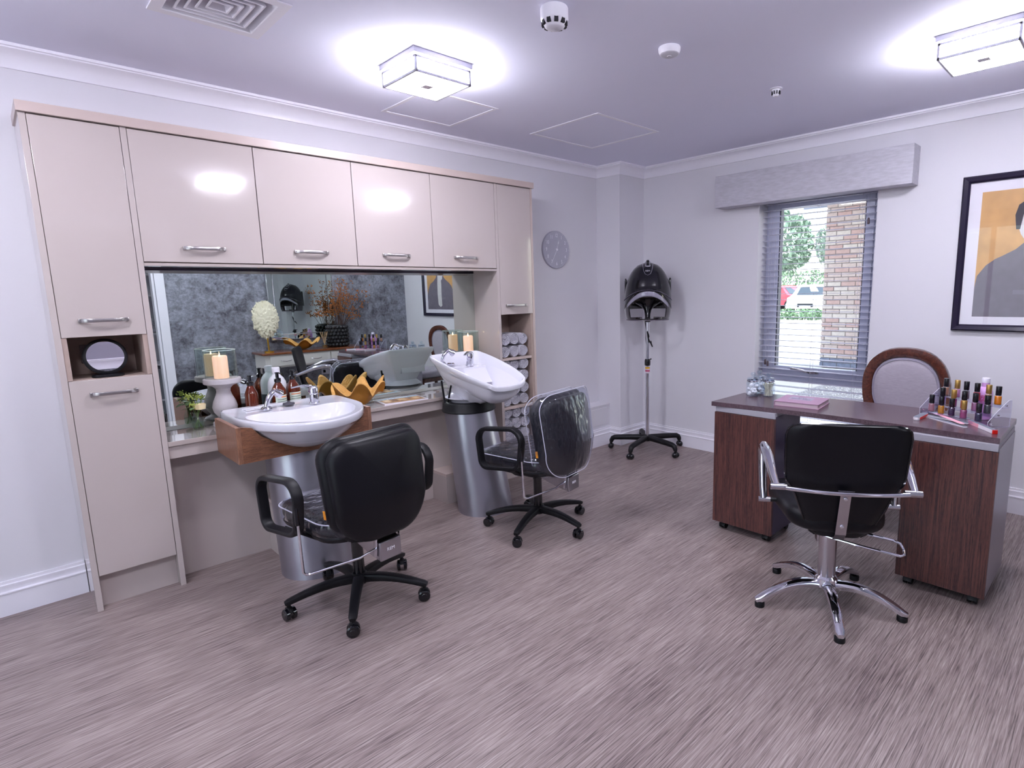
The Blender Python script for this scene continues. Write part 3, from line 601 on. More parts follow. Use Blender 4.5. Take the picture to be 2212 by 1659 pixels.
# ------------------------------------------------------------------ swivel chair parts
def twin_caster(parent, p, ang, m=BLKGL, r=.026):
    z = r; q = MB(); p = Vector(p); d = Vector((cos(ang), sin(ang), 0)); sd = Vector((-d.y, d.x, 0))
    q.tube([p+Vector((0, 0, .055)), p+Vector((0, 0, .078))], .008, 10)
    hood = [p+d*(.020*cos(radians(a)))*1.1+Vector((0, 0, z+.030*sin(radians(a)))) for a in (-10, 20, 55, 90, 130, 165)]
    q.beam(hood, .020, .006, side=sd); c = q.build('caster', BLKPL, parent)
    for s_ in (-1, 1):
        a = p+sd*(s_*.008)-d*.002+Vector((0, 0, z)); b_ = p+sd*(s_*.024)-d*.002+Vector((0, 0, z)); w = MB()
        w.cyl(a, a.lerp(b_, .8), r, r, 24); w.cyl(a.lerp(b_, .8), b_, r, r*.82, 24); w.cyl(b_, b_+sd*(s_*.001), r*.5, r*.45, 16); w.build('wheel', m, c)
def five_base(parent, R, off, hub_z, end_z, m, w0=.05, w1=.034, h0=.040, h1=.022, arch=.012, caster=True, hub_r=.034, facing=0):
    for i in range(5):
        a = off+i*2*pi/5-facing; d = Vector((cos(a), sin(a), 0)); P = []; Ws = []; Hs = []
        for k in range(9):
            u = k/8; P.append(d*(hub_r*.3+(R-hub_r*.3)*u)+Vector((0, 0, hub_z+(end_z-hub_z)*u**1.4+arch*sin(pi*u)))); Ws.append(w0+(w1-w0)*u); Hs.append(h0+(h1-h0)*u)
        P.append(d*(R+.014)+Vector((0, 0, end_z-.004))); Ws.append(w1*.7); Hs.append(h1*.75)
        MB().beam(P, Ws, Hs, bev=.3).build('base_leg', m, parent)
        if caster: twin_caster(parent, d*R, a+radians((37, 160, -70, 95, 20)[i]))
    q = MB(); q.lathe([(hub_r, hub_z-h0*.55), (hub_r*1.05, hub_z-.005), (hub_r, hub_z+h0*.5), (hub_r*.8, hub_z+h0*.62)], n=32); q.build('hub', m, parent)
def wrinkle(o, amp, scale, seed=0.0):
    for v in o.data.vertices:
        n_ = noise.noise(Vector((v.co.x*scale+seed, v.co.y*scale*.6, v.co.z*scale*.35))); n2 = noise.noise(Vector((v.co.x*scale*3+seed, v.co.y*scale*2, v.co.z*scale+4)))
        v.co += v.normal*amp*(n_+.5*n2+.3)
def styling_chair(x, y, face, label, off, back_cover):
    t = thing('styling_chair', label, 'chair', (x, y, 0), face-pi/2)
    F_ = face-pi/2
    five_base(t, .295, off, .105, .078, BLKPL, facing=F_)
    q = MB(); q.cyl((0, 0, .10), (0, 0, .30), .025, .025, 24); q.cyl((0, 0, .29), (0, 0, .305), .027, .027, 24); q.build('gas_column', BLKGL, t)
    MB().cyl((0, 0, .30), (0, 0, .38), .016, .016, 20).build('piston', CHROME, t)
    # seat shell and cushion
    so_ = rrect(.46, .44, .46, [.10, .07, .07, .10], 7, 0, .02)
    q = MB(); pad(q, so_, [(.10, .362), (.04, .368), (.008, .384), (0, .402), (.004, .408)]); q.build('seat_shell', BLKPL, t)
    q = MB(); pad(q, so_, [(p[0], p[1]+.445) for p in cushion_prof(.075, .028, .2, .012)]); q.build('seat_cushion', LEATH, t)
    so2 = rrect(.475, .455, .475, [.105, .075, .075, .105], 10, 0, .02); q = MB()
    pad(q, so2, [(.02, .400), (-.001, .415), (-.002, .43), (-.002, .45), (.001, .466), (.012, .482), (.035, .490), (.07, .494), (.10, .497), (.14, .499), (.18, .500), (.21, .501)]); c = q.build('seat_cover', VINYL, t, angle=80)
    wrinkle(c, .0022, 14, x)
    q = MB(); q.tube([Vector((u, v, .4685)) for u, v in rrect(.478, .458, .478, [.105, .075, .075, .105], 7, 0, .02)], .0026, 6, closed=True); q.build('cover_piping', VINYLE, t)
    # backrest, leaning back
    lean = radians(8); Bm_ = Matrix.Translation((0, -.222, .590)) @ Matrix.Rotation(-lean, 4, 'X') @ Matrix.Rotation(radians(90), 4, 'X')
    # local pad space: u = x, v = up, h = towards the back (-y)
    def bend(p): return Vector((p.x, p.y, p.z-1.0*p.x*p.x-.25*max(0, -.05-p.y)))
    fo = rrect(.45, .465, .45, [.15, .085, .085, .15], 9); bo = rrect(.425, .435, .425, [.15, .08, .08, .15], 9, 0, -.008)
    q = MB(); pad(q, fo, [(a, h) for a, h in [(.195, -.0285), (.16, -.0285), (.12, -.0285), (.08, -.028), (.05, -.028)]+cushion_prof(.055, .024, .12, .006)[1:-1]+[(.12, .033), (.16, .0335), (.195, .0335)]], Bm_, bend); q.build('back_cushion', LEATH, t)
    q = MB(); pad(q, bo, [(.012, .020), (.0, .030), (.0, .050), (.006, .060), (.016, .066), (.028, .068), (.05, .0695), (.08, .071), (.12, .072), (.16, .0725), (.19, .073)], Bm_, bend); q.build('back_shell', LEATH, t)
    q = MB(); q.box((-.2355, -.085, -.062), (-.2325, -.050, -.048), .0004); bmesh.ops.transform(q.bm, matrix=Bm_, verts=q.bm.verts)
    q.build('fabric_tag', mat('tag_orange', 'd98a1e', .6), t)
    if back_cover:
        co = rrect(.462, .478, .455, [.15, .09, .09, .15], 12, 0, .006); q = MB()
        pr_ = [(.20, -.034), (.12, -.036), (.06, -.038), (.02, -.036), (.002, -.026), (-.004, -.01), (-.004, .01), (-.003, .03), (.0, .05), (.008, .066), (.02, .075), (.04, .079), (.07, .081), (.11, .083), (.15, .084), (.19, .0845)]
        pad(q, co, pr_, Bm_, bend); c = q.build('back_cover', VINYL, t, angle=80); wrinkle(c, .0045, 12, 3.3)
        for h_, ins_ in ((.066, -.003), (-.032, -.003)):
            q = MB(); q.tube([Bm_ @ bend(Vector((u*(1-ins_/.2), v*(1-ins_/.2), h_))) for u, v in co], .0024, 6, closed=True); q.build('cover_piping', VINYLE, t)
    # arms: closed loops
    for s_ in (-1, 1):
        ol = []
        for u, v in rrect(.27, .295, .215, [.05, .055, .075, .05], 6, .005, .545): ol.append(Vector((s_*.315, u+.0*v+(v-.55)*.0, v+.10*(u+.0)*0-(u*.10))))
        MB().beam(ol, .042, .021, side=(1, 0, 0), closed=True, bev=.35).build('armrest', BLKPL, t)
        MB().beam([(s_*.10, -.02, .37), (s_*.20, -.02, .372), (s_*.305, -.02, .45)], .05, .012, side=(0, 1, 0)).build('arm_bracket', BLKPL, t)
    # recline mechanism box behind, flat chrome uprights, release rod
    q = MB(); q.prism([(.02, .372), (-.21, .362), (-.245, .345), (-.245, .272), (-.17, .285), (.02, .345)], 'x', -.050, .050); q.build('mechanism', SATIN, t)
    q = MB(); q.box((-.052, -.255, .268), (.052, -.245, .352), .006); q.build('mechanism_plate', mat('plate_satin', 'a9a7ae', .25, 1.0), t)
    text('plate_text', 'REM', .02, mat('plate_text', 'e6e6ee', .3), Matrix.Translation((0, -.2553, .312)) @ Matrix.Rotation(radians(90), 4, 'X'), t)
    for s_ in (-1, 1): MB().beam([(s_*.056, -.225, .285), (s_*.056, -.235, .35), (s_*.056, -.250, .46), (s_*.05, -.262, .56)], .003, .014, side=(1, 0, 0)).build('back_bracket', CHROME, t)
    q = MB(); q.tube([(-.327, -.142, .60), (-.327, -.150, .47), (-.327, -.156, .31), (-.318, -.159, .300), (-.304, -.163, .297), (-.12, -.215, .305), (-.052, -.222, .320)], .0052, 10); q.build('release_rod', CHROME, t)
    MB().cyl((-.327, -.138, .615), (-.327, -.147, .50), .0085, .0085, 12).build('rod_grip', BLKGL, t)
    return t
styling_chair(1.042, 2.385, radians(97.5), 'black swivel chair with plain black backrest in front of the walnut-boxed basin', radians(23), False)
styling_chair(2.142, 2.39, radians(101), 'black swivel chair with clear plastic cover over its backrest, by the backwash basin', radians(60), True)
# ------------------------------------------------------------------ hydraulic client chair
face = radians(31); t = thing('hydraulic_chair', 'black client chair with chrome arms and chrome star base at the manicure desk', 'chair', (2.42, .845, 0), face-pi/2); F_ = face-pi/2
MF = BLKGL
for i in range(5):
    a = radians(67)+i*2*pi/5-F_; d = Vector((cos(a), sin(a), 0)); P = []; Ws = []; Hs = []
    for k in range(11):
        u = k/10; P.append(d*(.03+.265*u)+Vector((0, 0, .088-.055*u**1.8+.020*sin(pi*u)))); Ws.append(.052-.012*u); Hs.append(.040-.012*u)
    P.append(d*.312+Vector((0, 0, .030))); Ws.append(.026); Hs.append(.018)
    MB().beam(P, Ws, Hs, bev=.42).build('base_leg', CHROME, t); MB().lathe([(.019, .003), (.0205, .0), (.0205, .018), (.018, .022)], (d.x*.293, d.y*.293, 0), 20).build('foot_pad', BLKPL, t)
q = MB(); q.lathe([(.030, .07), (.05, .085), (.046, .12), (.037, .13)], n=36); q.build('hub', CHROME, t)
MB().cyl((0, 0, .12), (0, 0, .375), .036, .036, 36).build('hydraulic_column', SATIN, t)
q = MB(); q.box((-.05, -.045, .345), (.05, .045, .392), .004).prism([(-.055, .30), (-.055, .385), (.02, .385), (.02, .345), (-.02, .30)], 'x', -.056, -.050); q.build('bracket', SATIN, t)
q = MB(); q.tube([(-.055, -.02, .325), (.0, -.060, .322), (.12, -.115, .315), (.235, -.155, .308), (.248, -.152, .312), (.250, -.135, .33), (.242, -.12, .345), (.22, -.105, .350), (.06, -.045, .362)], .0055, 10); q.build('pump_lever', CHROME, t)
# seat bucket and back in one leather shell: seat
so_ = rrect(.38, .46, .46, [.13, .08, .08, .13], 8, 0, .03); q = MB(); pad(q, so_, [(a, h+.435) for a, h in cushion_prof(.085, .034, .2, .006)]); q.build('seat_cushion', LEATH, t)
# back shell: broad top, tapering in a curve to a narrow foot under the seat
def back_pt(u, v, h):  # v 0..1 bottom to top
    z = .375+.475*v; y = -.185-.075*v**1.2+.10*max(0, .25-v)**1.0*1.2; y += -.30*u*u*-1.0*(.4+.6*v); return Vector((u, y-h, z))
prof_w = [(0, .085), (.03, .105), (.12, .128), (.25, .150), (.38, .172), (.47, .196), (.50, .208), (.56, .213), (.75, .217), (.90, .2185), (.955, .212), (.985, .196), (1.0, .165)]
q = MB(); rings_ = []
for v, w in prof_w:
    rg = []; nn = 14
    for i in range(nn+1): u = -w+2*w*i/nn; rg.append(back_pt(u, v-.02*(1-(u/w)**2)*(1 if v > .95 else 0)*0, .018-.018*abs(u/w)**8))
    for i in range(nn+1): u = w-2*w*i/nn; rg.append(back_pt(u, v, -.018+.018*abs(u/w)**8))
    rings_.append(rg)
q.rings(rings_); q.build('backrest', LEATH, t, angle=50)
pts = [back_pt(w*s, v, 0) for s, seq in ((-1, prof_w), (1, list(reversed(prof_w)))) for v, w in seq]
MB().tube(pts, .0045, 6).build('back_piping', BLKGL, t)
q = MB(); q.tube([Vector((u, -.262-.0+.30*u*u*.8-.012, .60-.010+.10*u*u*1.6)) for u in [(-.215+.43*i/14) for i in range(15)]], .0085, 12); q.build('back_rail', CHROME, t)
q = MB(); q.rings([[(-.030, -.262, .600), (.030, -.262, .600), (.030, -.266, .600), (-.030, -.266, .600)], [(-.019, -.255, .575), (.019, -.255, .575), (.019, -.2595, .575), (-.019, -.2595, .575)], [(-.020, -.205, .40), (.020, -.205, .40), (.020, -.210, .40), (-.020, -.210, .40)], [(-.020, -.168, .365), (.020, -.168, .365), (.020, -.173, .365), (-.020, -.173, .365)]]); sp_ = q.build('spine_plate', SATIN, t, angle=20)
for z, y in ((.565, -.2595), (.44, -.224)): MB().sphere((0, y, z), .008, 12, 8, (1, .5, 1)).build('screw', CHROME, sp_)
for s_ in (-1, 1):
    a_ = MB(); P = [(s_*.246, -.225, .590), (s_*.254, -.15, .618), (s_*.262, -.05, .658), (s_*.268, .06, .674), (s_*.268, .095, .668), (s_*.268, .115, .640), (s_*.267, .105, .56), (s_*.265, .08, .48), (s_*.262, .06, .435)]
    a_.tube(P, [.014, .017, .021, .021, .021, .021, .019, .017, .015], 16); arm = a_.build('armrest', CHROME, t)
    MB().cyl((s_*.208, -.228, .590), (s_*.268, -.228, .590), .013, .013, 18).build('rail_socket', SATIN, arm); MB().cyl((s_*.235, .058, .432), (s_*.285, .058, .432), .012, .012, 18).build('seat_socket', SATIN, arm)
    MB().cyl((s_*.19, .058, .432), (s_*.235, .058, .432), .010, .010, 14).build('mount_pin', BLKPL, arm)
# ------------------------------------------------------------------ hood dryer on stand
HX, HY = 3.865, 2.885; t = thing('hood_dryer', 'black hood hairdryer on a chrome wheeled stand in the corner', 'dryer', (HX, HY, 0))
DRY = mat('dryer_black', '0e0d16', .22, coat=.4)
for i in range(5):
    a = radians(47)+i*2*pi/5; d = Vector((cos(a), sin(a), 0)); P = []; Rr = []
    for k in range(9):
        u = k/8; P.append(d*(.01+.275*u)+Vector((0, 0, .112-.012*u**2))); Rr.append(.026-.004*u)
    P += [d*.302+Vector((0, 0, .092)), d*.314+Vector((0, 0, .072)), d*.316+Vector((0, 0, .058))]; Rr += [.021, .019, .016]
    leg = MB().tube(P, Rr, 14).build('base_leg', BLKPL, t); c = d*.318
    q = MB(); q.cyl(c+Vector((0, 0, .03)), c+Vector((0, 0, .06)), .012, .012, 12); sd = Vector((-d.y, d.x, 0)); q.sphere(c+sd*.011+Vector((0, 0, .0245)), .0242, 16, 10, (1, 1, 1)); q.sphere(c-sd*.011+Vector((0, 0, .0245)), .0242, 16, 10, (1, 1, 1)); q.build('caster', BLKGL, leg)
q = MB(); q.lathe([(.035, .085), (.045, .10), (.04, .13), (.024, .138)], n=28); q.build('hub', BLKPL, t)
MB().cyl((0, 0, .13), (0, 0, .735), .0185, .0185, 28).build('lower_pole', CHROME, t); MB().cyl((0, 0, .73), (0, 0, 1.14), .0145, .0145, 28).build('upper_pole', CHROME, t)
q = MB(); q.lathe([(.022, .735), (.025, .74), (.025, .775), (.021, .79), (.017, .792)], n=28); q.cyl((-.025, -.01, .757), (-.045, -.02, .757), .006, .009, 12).cyl((.02, .0, .78), (.038, -.01, .788), .005, .006, 10); q.build('height_clamp', BLKGL, t)
q = MB(); q.cyl((0, 0, .670), (0, 0, .715), .0192, .0192, 28, False); q.build('sticker', mat('sticker_white', 'd8cdd8', .5), t)
MB().cyl((0, 0, .708), (0, 0, .724), .0194, .0194, 28, False).build('sticker_yellow', mat('sticker_yellow', 'd9a72a', .5), t)
MB().cyl((0, 0, .684), (0, 0, .700), .0194, .0194, 28, False).build('sticker_red', mat('sticker_red', 'c0587a', .5), t)
# head faces the camera
hf = atan2(-HY, -HX); HM = Matrix.Rotation(hf+pi/2, 4, 'Z')   # local -y looks at the camera
def hm(p): return HM @ Vector(p)
def hood_ring(z):
    """egg-shaped shell: returns half-width, front reach, back reach at height z (0 = rim, 1 = crown)"""
    e = max(0.0, 1-z**2.7)**.5; return .194*e, .205*e, .185*e
NS = 40; q = MB(); rs = []; z0, z1 = 1.205, 1.590
for k in range(15):
    u = k/14; w, fr, bk = hood_ring(min(u, .9995)); z = z0+(z1-z0)*u; rg = []
    for j in range(NS):
        a = 2*pi*j/NS; x = w*cos(a); y = (fr if sin(a) < 0 else bk)*sin(a)
        cut = 0.0
        if sin(a) < 0 and u < .42: cut = (.42-u)*.80*max(0, 1-abs(cos(a))**2.4)*.5   # raised front arch
        rg.append(hm((x, y, z+cut)))
    rs.append(rg)
q.rings(rs, cap0=False); hd = q.build('hood', DRY, t, angle=60); sm = hd.modifiers.new('thickness', 'SOLIDIFY'); sm.thickness = .006; sm.offset = -1
for s_ in (-1, 1):  # side hinge covers
    q = MB(); pad(q, rrect(.05, .035, .16, .02, 5), [(.01, 0), (0, .006), (0, .014), (.006, .018)], HM @ Matrix.Translation((s_*.172, .03, 1.38)) @ Matrix.Rotation(s_*radians(90), 4, 'Y') @ Matrix.Rotation(radians(90), 4, 'Z')); q.build('side_cover', DRY, t)
# inner grille
q = MB(); q.lathe([(.150, 1.30), (.135, 1.322), (.09, 1.333), (0, 1.336)], n=36)
bmesh.ops.transform(q.bm, matrix=HM, verts=q.bm.verts); g = q.build('inner_grille', mat('grille_grey', '8a8894', .25, .4), t)
for i in range(10):
    a = 2*pi*i/10; MB().box(hm((.05*cos(a), .05*sin(a), 1.328)), hm((.05*cos(a), .05*sin(a), 1.328))+Vector((.012, .012, .003))).build('grille_slot', GAPD, g) if i < 0 else None
# smoked visor: front lower bowl
SMOKE = thin_glass('smoked_visor', '776a74', 1.8, .02)
q = MB(); rs = []; NVZ = 16
for k in range(NVZ+1):
    u = k/NVZ; z = 1.275-.155*u; wsc = 1.0-.10*u**3; rg = []
    for j in range(45):
        a = radians(160+220*j/44); x = .193*wsc*cos(a); y = .204*wsc*sin(a)*(1.0 if sin(a) < 0 else .5); zz = z+(.085*(1-u))*max(0, -sin(a))**1.5
        rg.append(hm((x, y, zz)))
    rs.append(rg)
q.rings(rs, closed=False, cap0=False, cap1=False)
kill = []
for f in q.bm.faces:
    c = HM.inverted() @ f.calc_center_median(); w_ = .142
    if c.y < 0 and abs(c.x) < w_ and 1.142 < c.z < 1.318-.5*(abs(c.x)/w_)**2*.16-.012: kill.append(f)
bmesh.ops.delete(q.bm, geom=kill, context='FACES')
vs_ = q.build('visor', SMOKE, t, angle=80); sm = vs_.modifiers.new('thickness', 'SOLIDIFY'); sm.thickness = .003
q = MB(); q.tube([hm((.1945*cos(radians(160+220*j/28)), .2055*sin(radians(160+220*j/28))*(1 if sin(radians(160+220*j/28)) < 0 else .5), 1.276+.085*max(0, -sin(radians(160+220*j/28)))**1.5)) for j in range(29)], .0035, 6); q.build('visor_rim', mat('visor_rim', '5b5566', .2, .2), t)
q = MB(); q.tube([hm((.174*cos(radians(165+210*j/28)), .184*sin(radians(165+210*j/28))*(1 if sin(radians(165+210*j/28)) < 0 else .5), 1.121)) for j in range(29)], .004, 6); q.build('visor_lip', mat('visor_lip', '6b6370', .2), t)
q = MB(); rs = []
for k in range(5):
    u = k/4; rg = []
    for j in range(33):
        a = radians(208+124*j/32); x = .190*cos(a); zt2 = 1.352-.105*(abs(x)/.168)**2.2; rg.append(hm((x, -.2065*abs(sin(a))-.002, zt2-.040*(1-.35*(abs(x)/.168)**2)*u)))
    rs.append(rg)
q.rings(rs, closed=False, cap0=False, cap1=False); vb = q.build('visor_band', mat('visor_band', '9d99aa', .18, .25, coat=.6), t, angle=80); sm = vb.modifiers.new('thickness', 'SOLIDIFY'); sm.thickness = .003
# neck yoke
q = MB(); rs = []
for z, w, d_ in ((1.115, .020, .022), (1.165, .024, .026), (1.20, .032, .030), (1.222, .050, .034), (1.242, .080, .040), (1.262, .120, .050), (1.285, .155, .06), (1.31, .165, .08)):
    rs.append([hm((w*cos(2*pi*j/24), .05*(z-1.115)/.2+d_*sin(2*pi*j/24), z)) for j in range(24)])
q.rings(rs); q.build('yoke', BLKGL, t)
q = MB(); q.lathe([(.0235, 1.100), (.0235, 1.135), (.020, 1.14)], n=24); q.build('neck_ring', BLKPL, t)
# control panel outline and knobs on the crown front
def on_hood(x, u, out=.0):
    w, fr, bk = hood_ring(u); y = -fr*sqrt(max(0, 1-(x/max(w, .01))**2)); return hm((x, y-out, z0+(z1-z0)*u))
pth = [(-.042, .97), (-.040, .93), (-.036, .86), (-.030, .79), (-.020, .735), (0, .71), (.020, .735), (.030, .79), (.036, .86), (.040, .93), (.042, .97)]
q = MB(); q.tube([on_hood(x, u, .001) for x, u in pth], .0025, 6); q.build('panel_outline', SATIN, t)
for u, r_ in ((.905, .024), (.965, .024)):
    c = on_hood(0, u, -.004); nrm = (c-hm((0, .02, z0+.1))).normalized(); q = MB(); q.cyl(c, c+nrm*.010, r_, r_*.95, 24); kb = q.build('dial_ring', mat('dial_silver', 'b9b7c4', .25, .6), t); MB().cyl(c+nrm*.010, c+nrm*.024, .013, .011, 16).build('dial_knob', BLKPL, kb)
c = on_hood(0, .80, .0015); tm = Matrix.Translation(c) @ HM @ Matrix.Rotation(radians(60), 4, 'X'); text('hood_text', 'REM', .020, mat('print_silver', 'd6d4de', .3), tm, t)
q = MB(); q.tube([(.0, .025, 1.12), (.02, .03, 1.05), (.018, .032, .98), (.022, .03, .93)], .004, 8); q.tube([(.0-.03, -.02, 1.045), (-.02, -.02, .99), (-.0, -.0225, .955), (.03, -.02, .93), (.04, -.02, .91), (.028, -.02, .925), (.018, -.02, .96)], .005, 8); q.tube([(-.028, -.022, 1.04), (-.012, -.024, 1.0), (-.022, -.022, .985)], .004, 8)
bmesh.ops.transform(q.bm, matrix=Matrix.Translation((0, 0, -.02)), verts=q.bm.verts); q.build('power_cable', BLKPL, t)
# ------------------------------------------------------------------ manicure desk
DZT = .742; t = thing('manicure_desk', 'dark wenge manicure desk with two wheeled pedestals below the window', 'desk', (3.0, 1.0, 0)); OD = Vector((3.0, 1.0, 0))
def LD(*p): return Vector(p)-OD
front = [(2.781, 1.634), (2.800, 1.45), (2.818, 1.25), (2.829, 1.05), (2.832, .88), (2.829, .70), (2.821, .52), (2.811, .338)]
back = [(3.281, .341), (3.285, .52), (3.286, .72), (3.284, .92), (3.274, 1.10), (3.250, 1.28), (3.205, 1.46), (3.139, 1.625)]
poly = [tuple(LD(x, y, 0).xy) for x, y in front+back]
MB().prism(poly, 'z', DZT-.024, DZT).build('desktop', WENGEH, t)
SILP = mat('silver_laminate', '9c99a4', .32, .35)
def pedestal(y0, y1, xb, dark_side):
    xf = 2.790; zb, zt = .050, .698
    p = MB().box(LD(xf+.019, y0+.0185, zb), LD(xb, y1-.0185, zt), .001).build('pedestal', mat('pedestal_dark', '2a2230', .35), t)
    MB().box(LD(xf, y0, zb), LD(xf+.0185, y1, zt-.012), .001).build('front_panel', WENGE, p)
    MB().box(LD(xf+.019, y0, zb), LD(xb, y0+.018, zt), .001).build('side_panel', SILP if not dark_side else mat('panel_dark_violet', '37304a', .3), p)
    MB().box(LD(xf+.019, y1-.018, zb), LD(xb, y1, zt), .001).build('side_panel', SILP, p)
    MB().box(LD(xf+.006, y0+.003, zt-.010), LD(xb, y1-.003, DZT-.0245), .001).build('top_rail', mat('rail_silver', 'a3a1aa', .45, .1), p)
    for cx in (xf+.05, xb-.05):
        for cy in (y0+.045, y1-.045):
            q = MB(); c = LD(cx, cy, 0); q.cyl(c+Vector((0, 0, .03)), c+Vector((0, 0, zb)), .010, .014, 12)
            for s_ in (-1, 1): q.cyl(c+Vector((0, s_*.004, .022)), c+Vector((0, s_*.018, .022)), .022, .021, 20)
            q.beam([c+Vector((-.022, 0, .018)), c+Vector((-.012, 0, .042)), c+Vector((.012, 0, .046))], .030, .005, side=(0, 1, 0)); q.build('caster', BLKPL, p)
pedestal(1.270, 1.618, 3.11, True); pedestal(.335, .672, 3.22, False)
MB().box(LD(2.88, .674, .62), LD(3.18, 1.10, .70), .002).build('drawer_box', PLASTG, t) if False else None
# ------------------------------------------------------------------ oval-back upholstered chair behind the desk (faces the camera side, -x)
UPH = mat('upholstery_mauve_grey', 'a8a0ab', .8, var=.10, vscale=40, bump=.15, bscale=500, stretch=(1, 1, 8), sheen=.3)
t = thing('oval_back_chair', 'mahogany dining chair with padded mauve oval back, behind the desk', 'chair', (3.62, .935, 0), radians(90+4))
# local: faces +y ; back at -y
t.rotation_euler = (0, 0, radians(90))  # +y local -> -x world
def oval(w, h, n=40, p=2.4): return [(w*abs(cos(2*pi*j/n))**(2/p)*(1 if cos(2*pi*j/n) >= 0 else -1), h*abs(sin(2*pi*j/n))**(2/p)*(1 if sin(2*pi*j/n) >= 0 else -1)) for j in range(n)]
BMX = Matrix.Translation((0, -.20, .745)) @ Matrix.Rotation(radians(-8), 4, 'X') @ Matrix.Rotation(radians(90), 4, 'X')
def bd(p): return Vector((p.x, p.y, p.z+.35*p.x*p.x*-1.0))
q = MB(); O_, I_ = oval(.235, .255), oval(.182, .197); sec = []
for fo_, h_ in ((1.0, -.010), (1.0, .014), (.96, .022), (.45, .024), (.10, .018), (0, .008), (0, -.012), (.2, -.018), (.9, -.016)):
    sec.append([BMX @ bd(Vector((i[0]+(o_[0]-i[0])*fo_, i[1]+(o_[1]-i[1])*fo_, -h_))) for o_, i in zip(O_, I_)])
q.rings(sec, loop=True, cap0=False, cap1=False); q.build('back_frame', MAHOG, t, angle=50)
q = MB(); pad(q, oval(.181, .196), [(.12, .030), (.05, .027), (.015, .018), (0, .006), (0, -.006), (.012, -.018), (.04, -.026), (.09, -.031), (.15, -.033)], BMX, bd); q.build('back_pad', UPH, t, angle=60)
PIP = mat('double_piping', '9a93a4', .6)
for k in (.985, .955):
    MB().tube([BMX @ bd(Vector((x*k, y*k, -.012-.008*(1-k)*20))) for x, y in oval(.181, .196)], .0035, 6, closed=True).build('piping', PIP, t)
q = MB(); pad(q, rrect(.40, .50, .46, .06, 6, 0, .03), [(a, h+.455) for a, h in cushion_prof(.08, .03, .2, .012)]); q.build('seat_cushion', UPH, t, angle=60)
q = MB(); pad(q, rrect(.41, .505, .47, .05, 5, 0, .03), [(0, .375), (0, .415), (.006, .418)]); q.build('seat_rail', MAHOG, t)
for sx, sy in ((-1, -1), (1, -1), (-1, 1), (1, 1)):
    yb_ = -.19 if sy < 0 else .235; xx = .18 if sy < 0 else .22
    if sy < 0: MB().tube([(sx*xx, yb_, .39), (sx*xx, yb_-.01, .2), (sx*(xx+.01), yb_-.07, 0)], [.022, .018, .014], 12).build('leg', MAHOG, t)
    else: MB().lathe([(.015, 0), (.014, .02), (.018, .04), (.016, .06), (.024, .30), (.026, .34), (.022, .36), (.026, .38)], (sx*xx, yb_, 0), 16).build('leg', MAHOG, t)
for sx in (-1, 1): MB().beam([(sx*.13, -.205, .40), (sx*.125, -.205, .47), (sx*.10, -.195, .53)], .035, .022, side=(1, 0, 0)).build('back_post', MAHOG, t)
# ------------------------------------------------------------------ things on the desk
GJ = thin_glass('jar_glass', 'f0f6fa', 1.6, .01, .4, 60)
COTTON = mat('cotton_wool', 'f2eef2', .9, bump=.4, bscale=90)
def jar(x, y, label, kind):
    t = thing('glass_jar', label, 'jar', (x, y, DZT), group='glass jars on the desk'); r = .037; n = 32
    q = MB(); prof = [(.030, .001), (r*.95, .004), (r, .012), (r, .072), (r*.93, .082), (.029, .088), (.029, .092), (.032, .093), (.032, .097)]
    rs = [[((rr_*(1+(.025 if .01 < z < .08 else 0)*cos(12*2*pi*j/n)))*cos(2*pi*j/n), (rr_*(1+(.025 if .01 < z < .08 else 0)*cos(12*2*pi*j/n)))*sin(2*pi*j/n), z) for j in range(n)] for rr_, z in prof]
    q.rings(rs, cap1=False); q.build('jar_body', GJ, t, angle=60)
    q = MB().lathe([(.033, .097), (.035, .101), (.031, .108), (.018, .112), (.008, .115), (.008, .118), (.014, .122), (.0155, .129), (.012, .137), (.004, .140)], n=28); q.build('lid', GJ, t, angle=60)
    q = MB(); q.lathe([(.0325, .086), (.0345, .088), (.0345, .092), (.0325, .094)], n=28, caps=False); q.build('clamp_ring', CHROME, t)
    random.seed(int(x*1000))
    if kind == 'cotton':
        q = MB()
        for i in range(26): q.sphere((random.uniform(-.02, .02), random.uniform(-.02, .02), .014+.054*i/26), .0135, 8, 6, (1, .9, .75))
        q.build('cotton_balls', COTTON, t, kind='stuff')
    else:
        q = MB()
        for i in range(60):
            a = random.uniform(0, 6.28); r1 = random.uniform(0, .026); p0 = Vector((r1*cos(a), r1*sin(a), .006)); p1 = Vector((random.uniform(-.024, .024), random.uniform(-.024, .024), random.uniform(.068, .078))); q.cyl(p0, p1, .0013, .0013, 5); q.sphere(p1, .0026, 6, 4, (1, 1, 1.8))
        q.build('cotton_buds', mat('bud_paper', 'cfc8b4', .8), t, kind='stuff')
jar(3.072, 1.538, 'small lidded glass jar of cotton wool balls, left of the two front jars', 'cotton'); jar(3.110, 1.462, 'small lidded glass jar of cotton buds, right of the two front jars', 'buds'); jar(3.165, 1.545, 'small lidded glass jar standing behind the other two jars', 'cotton')
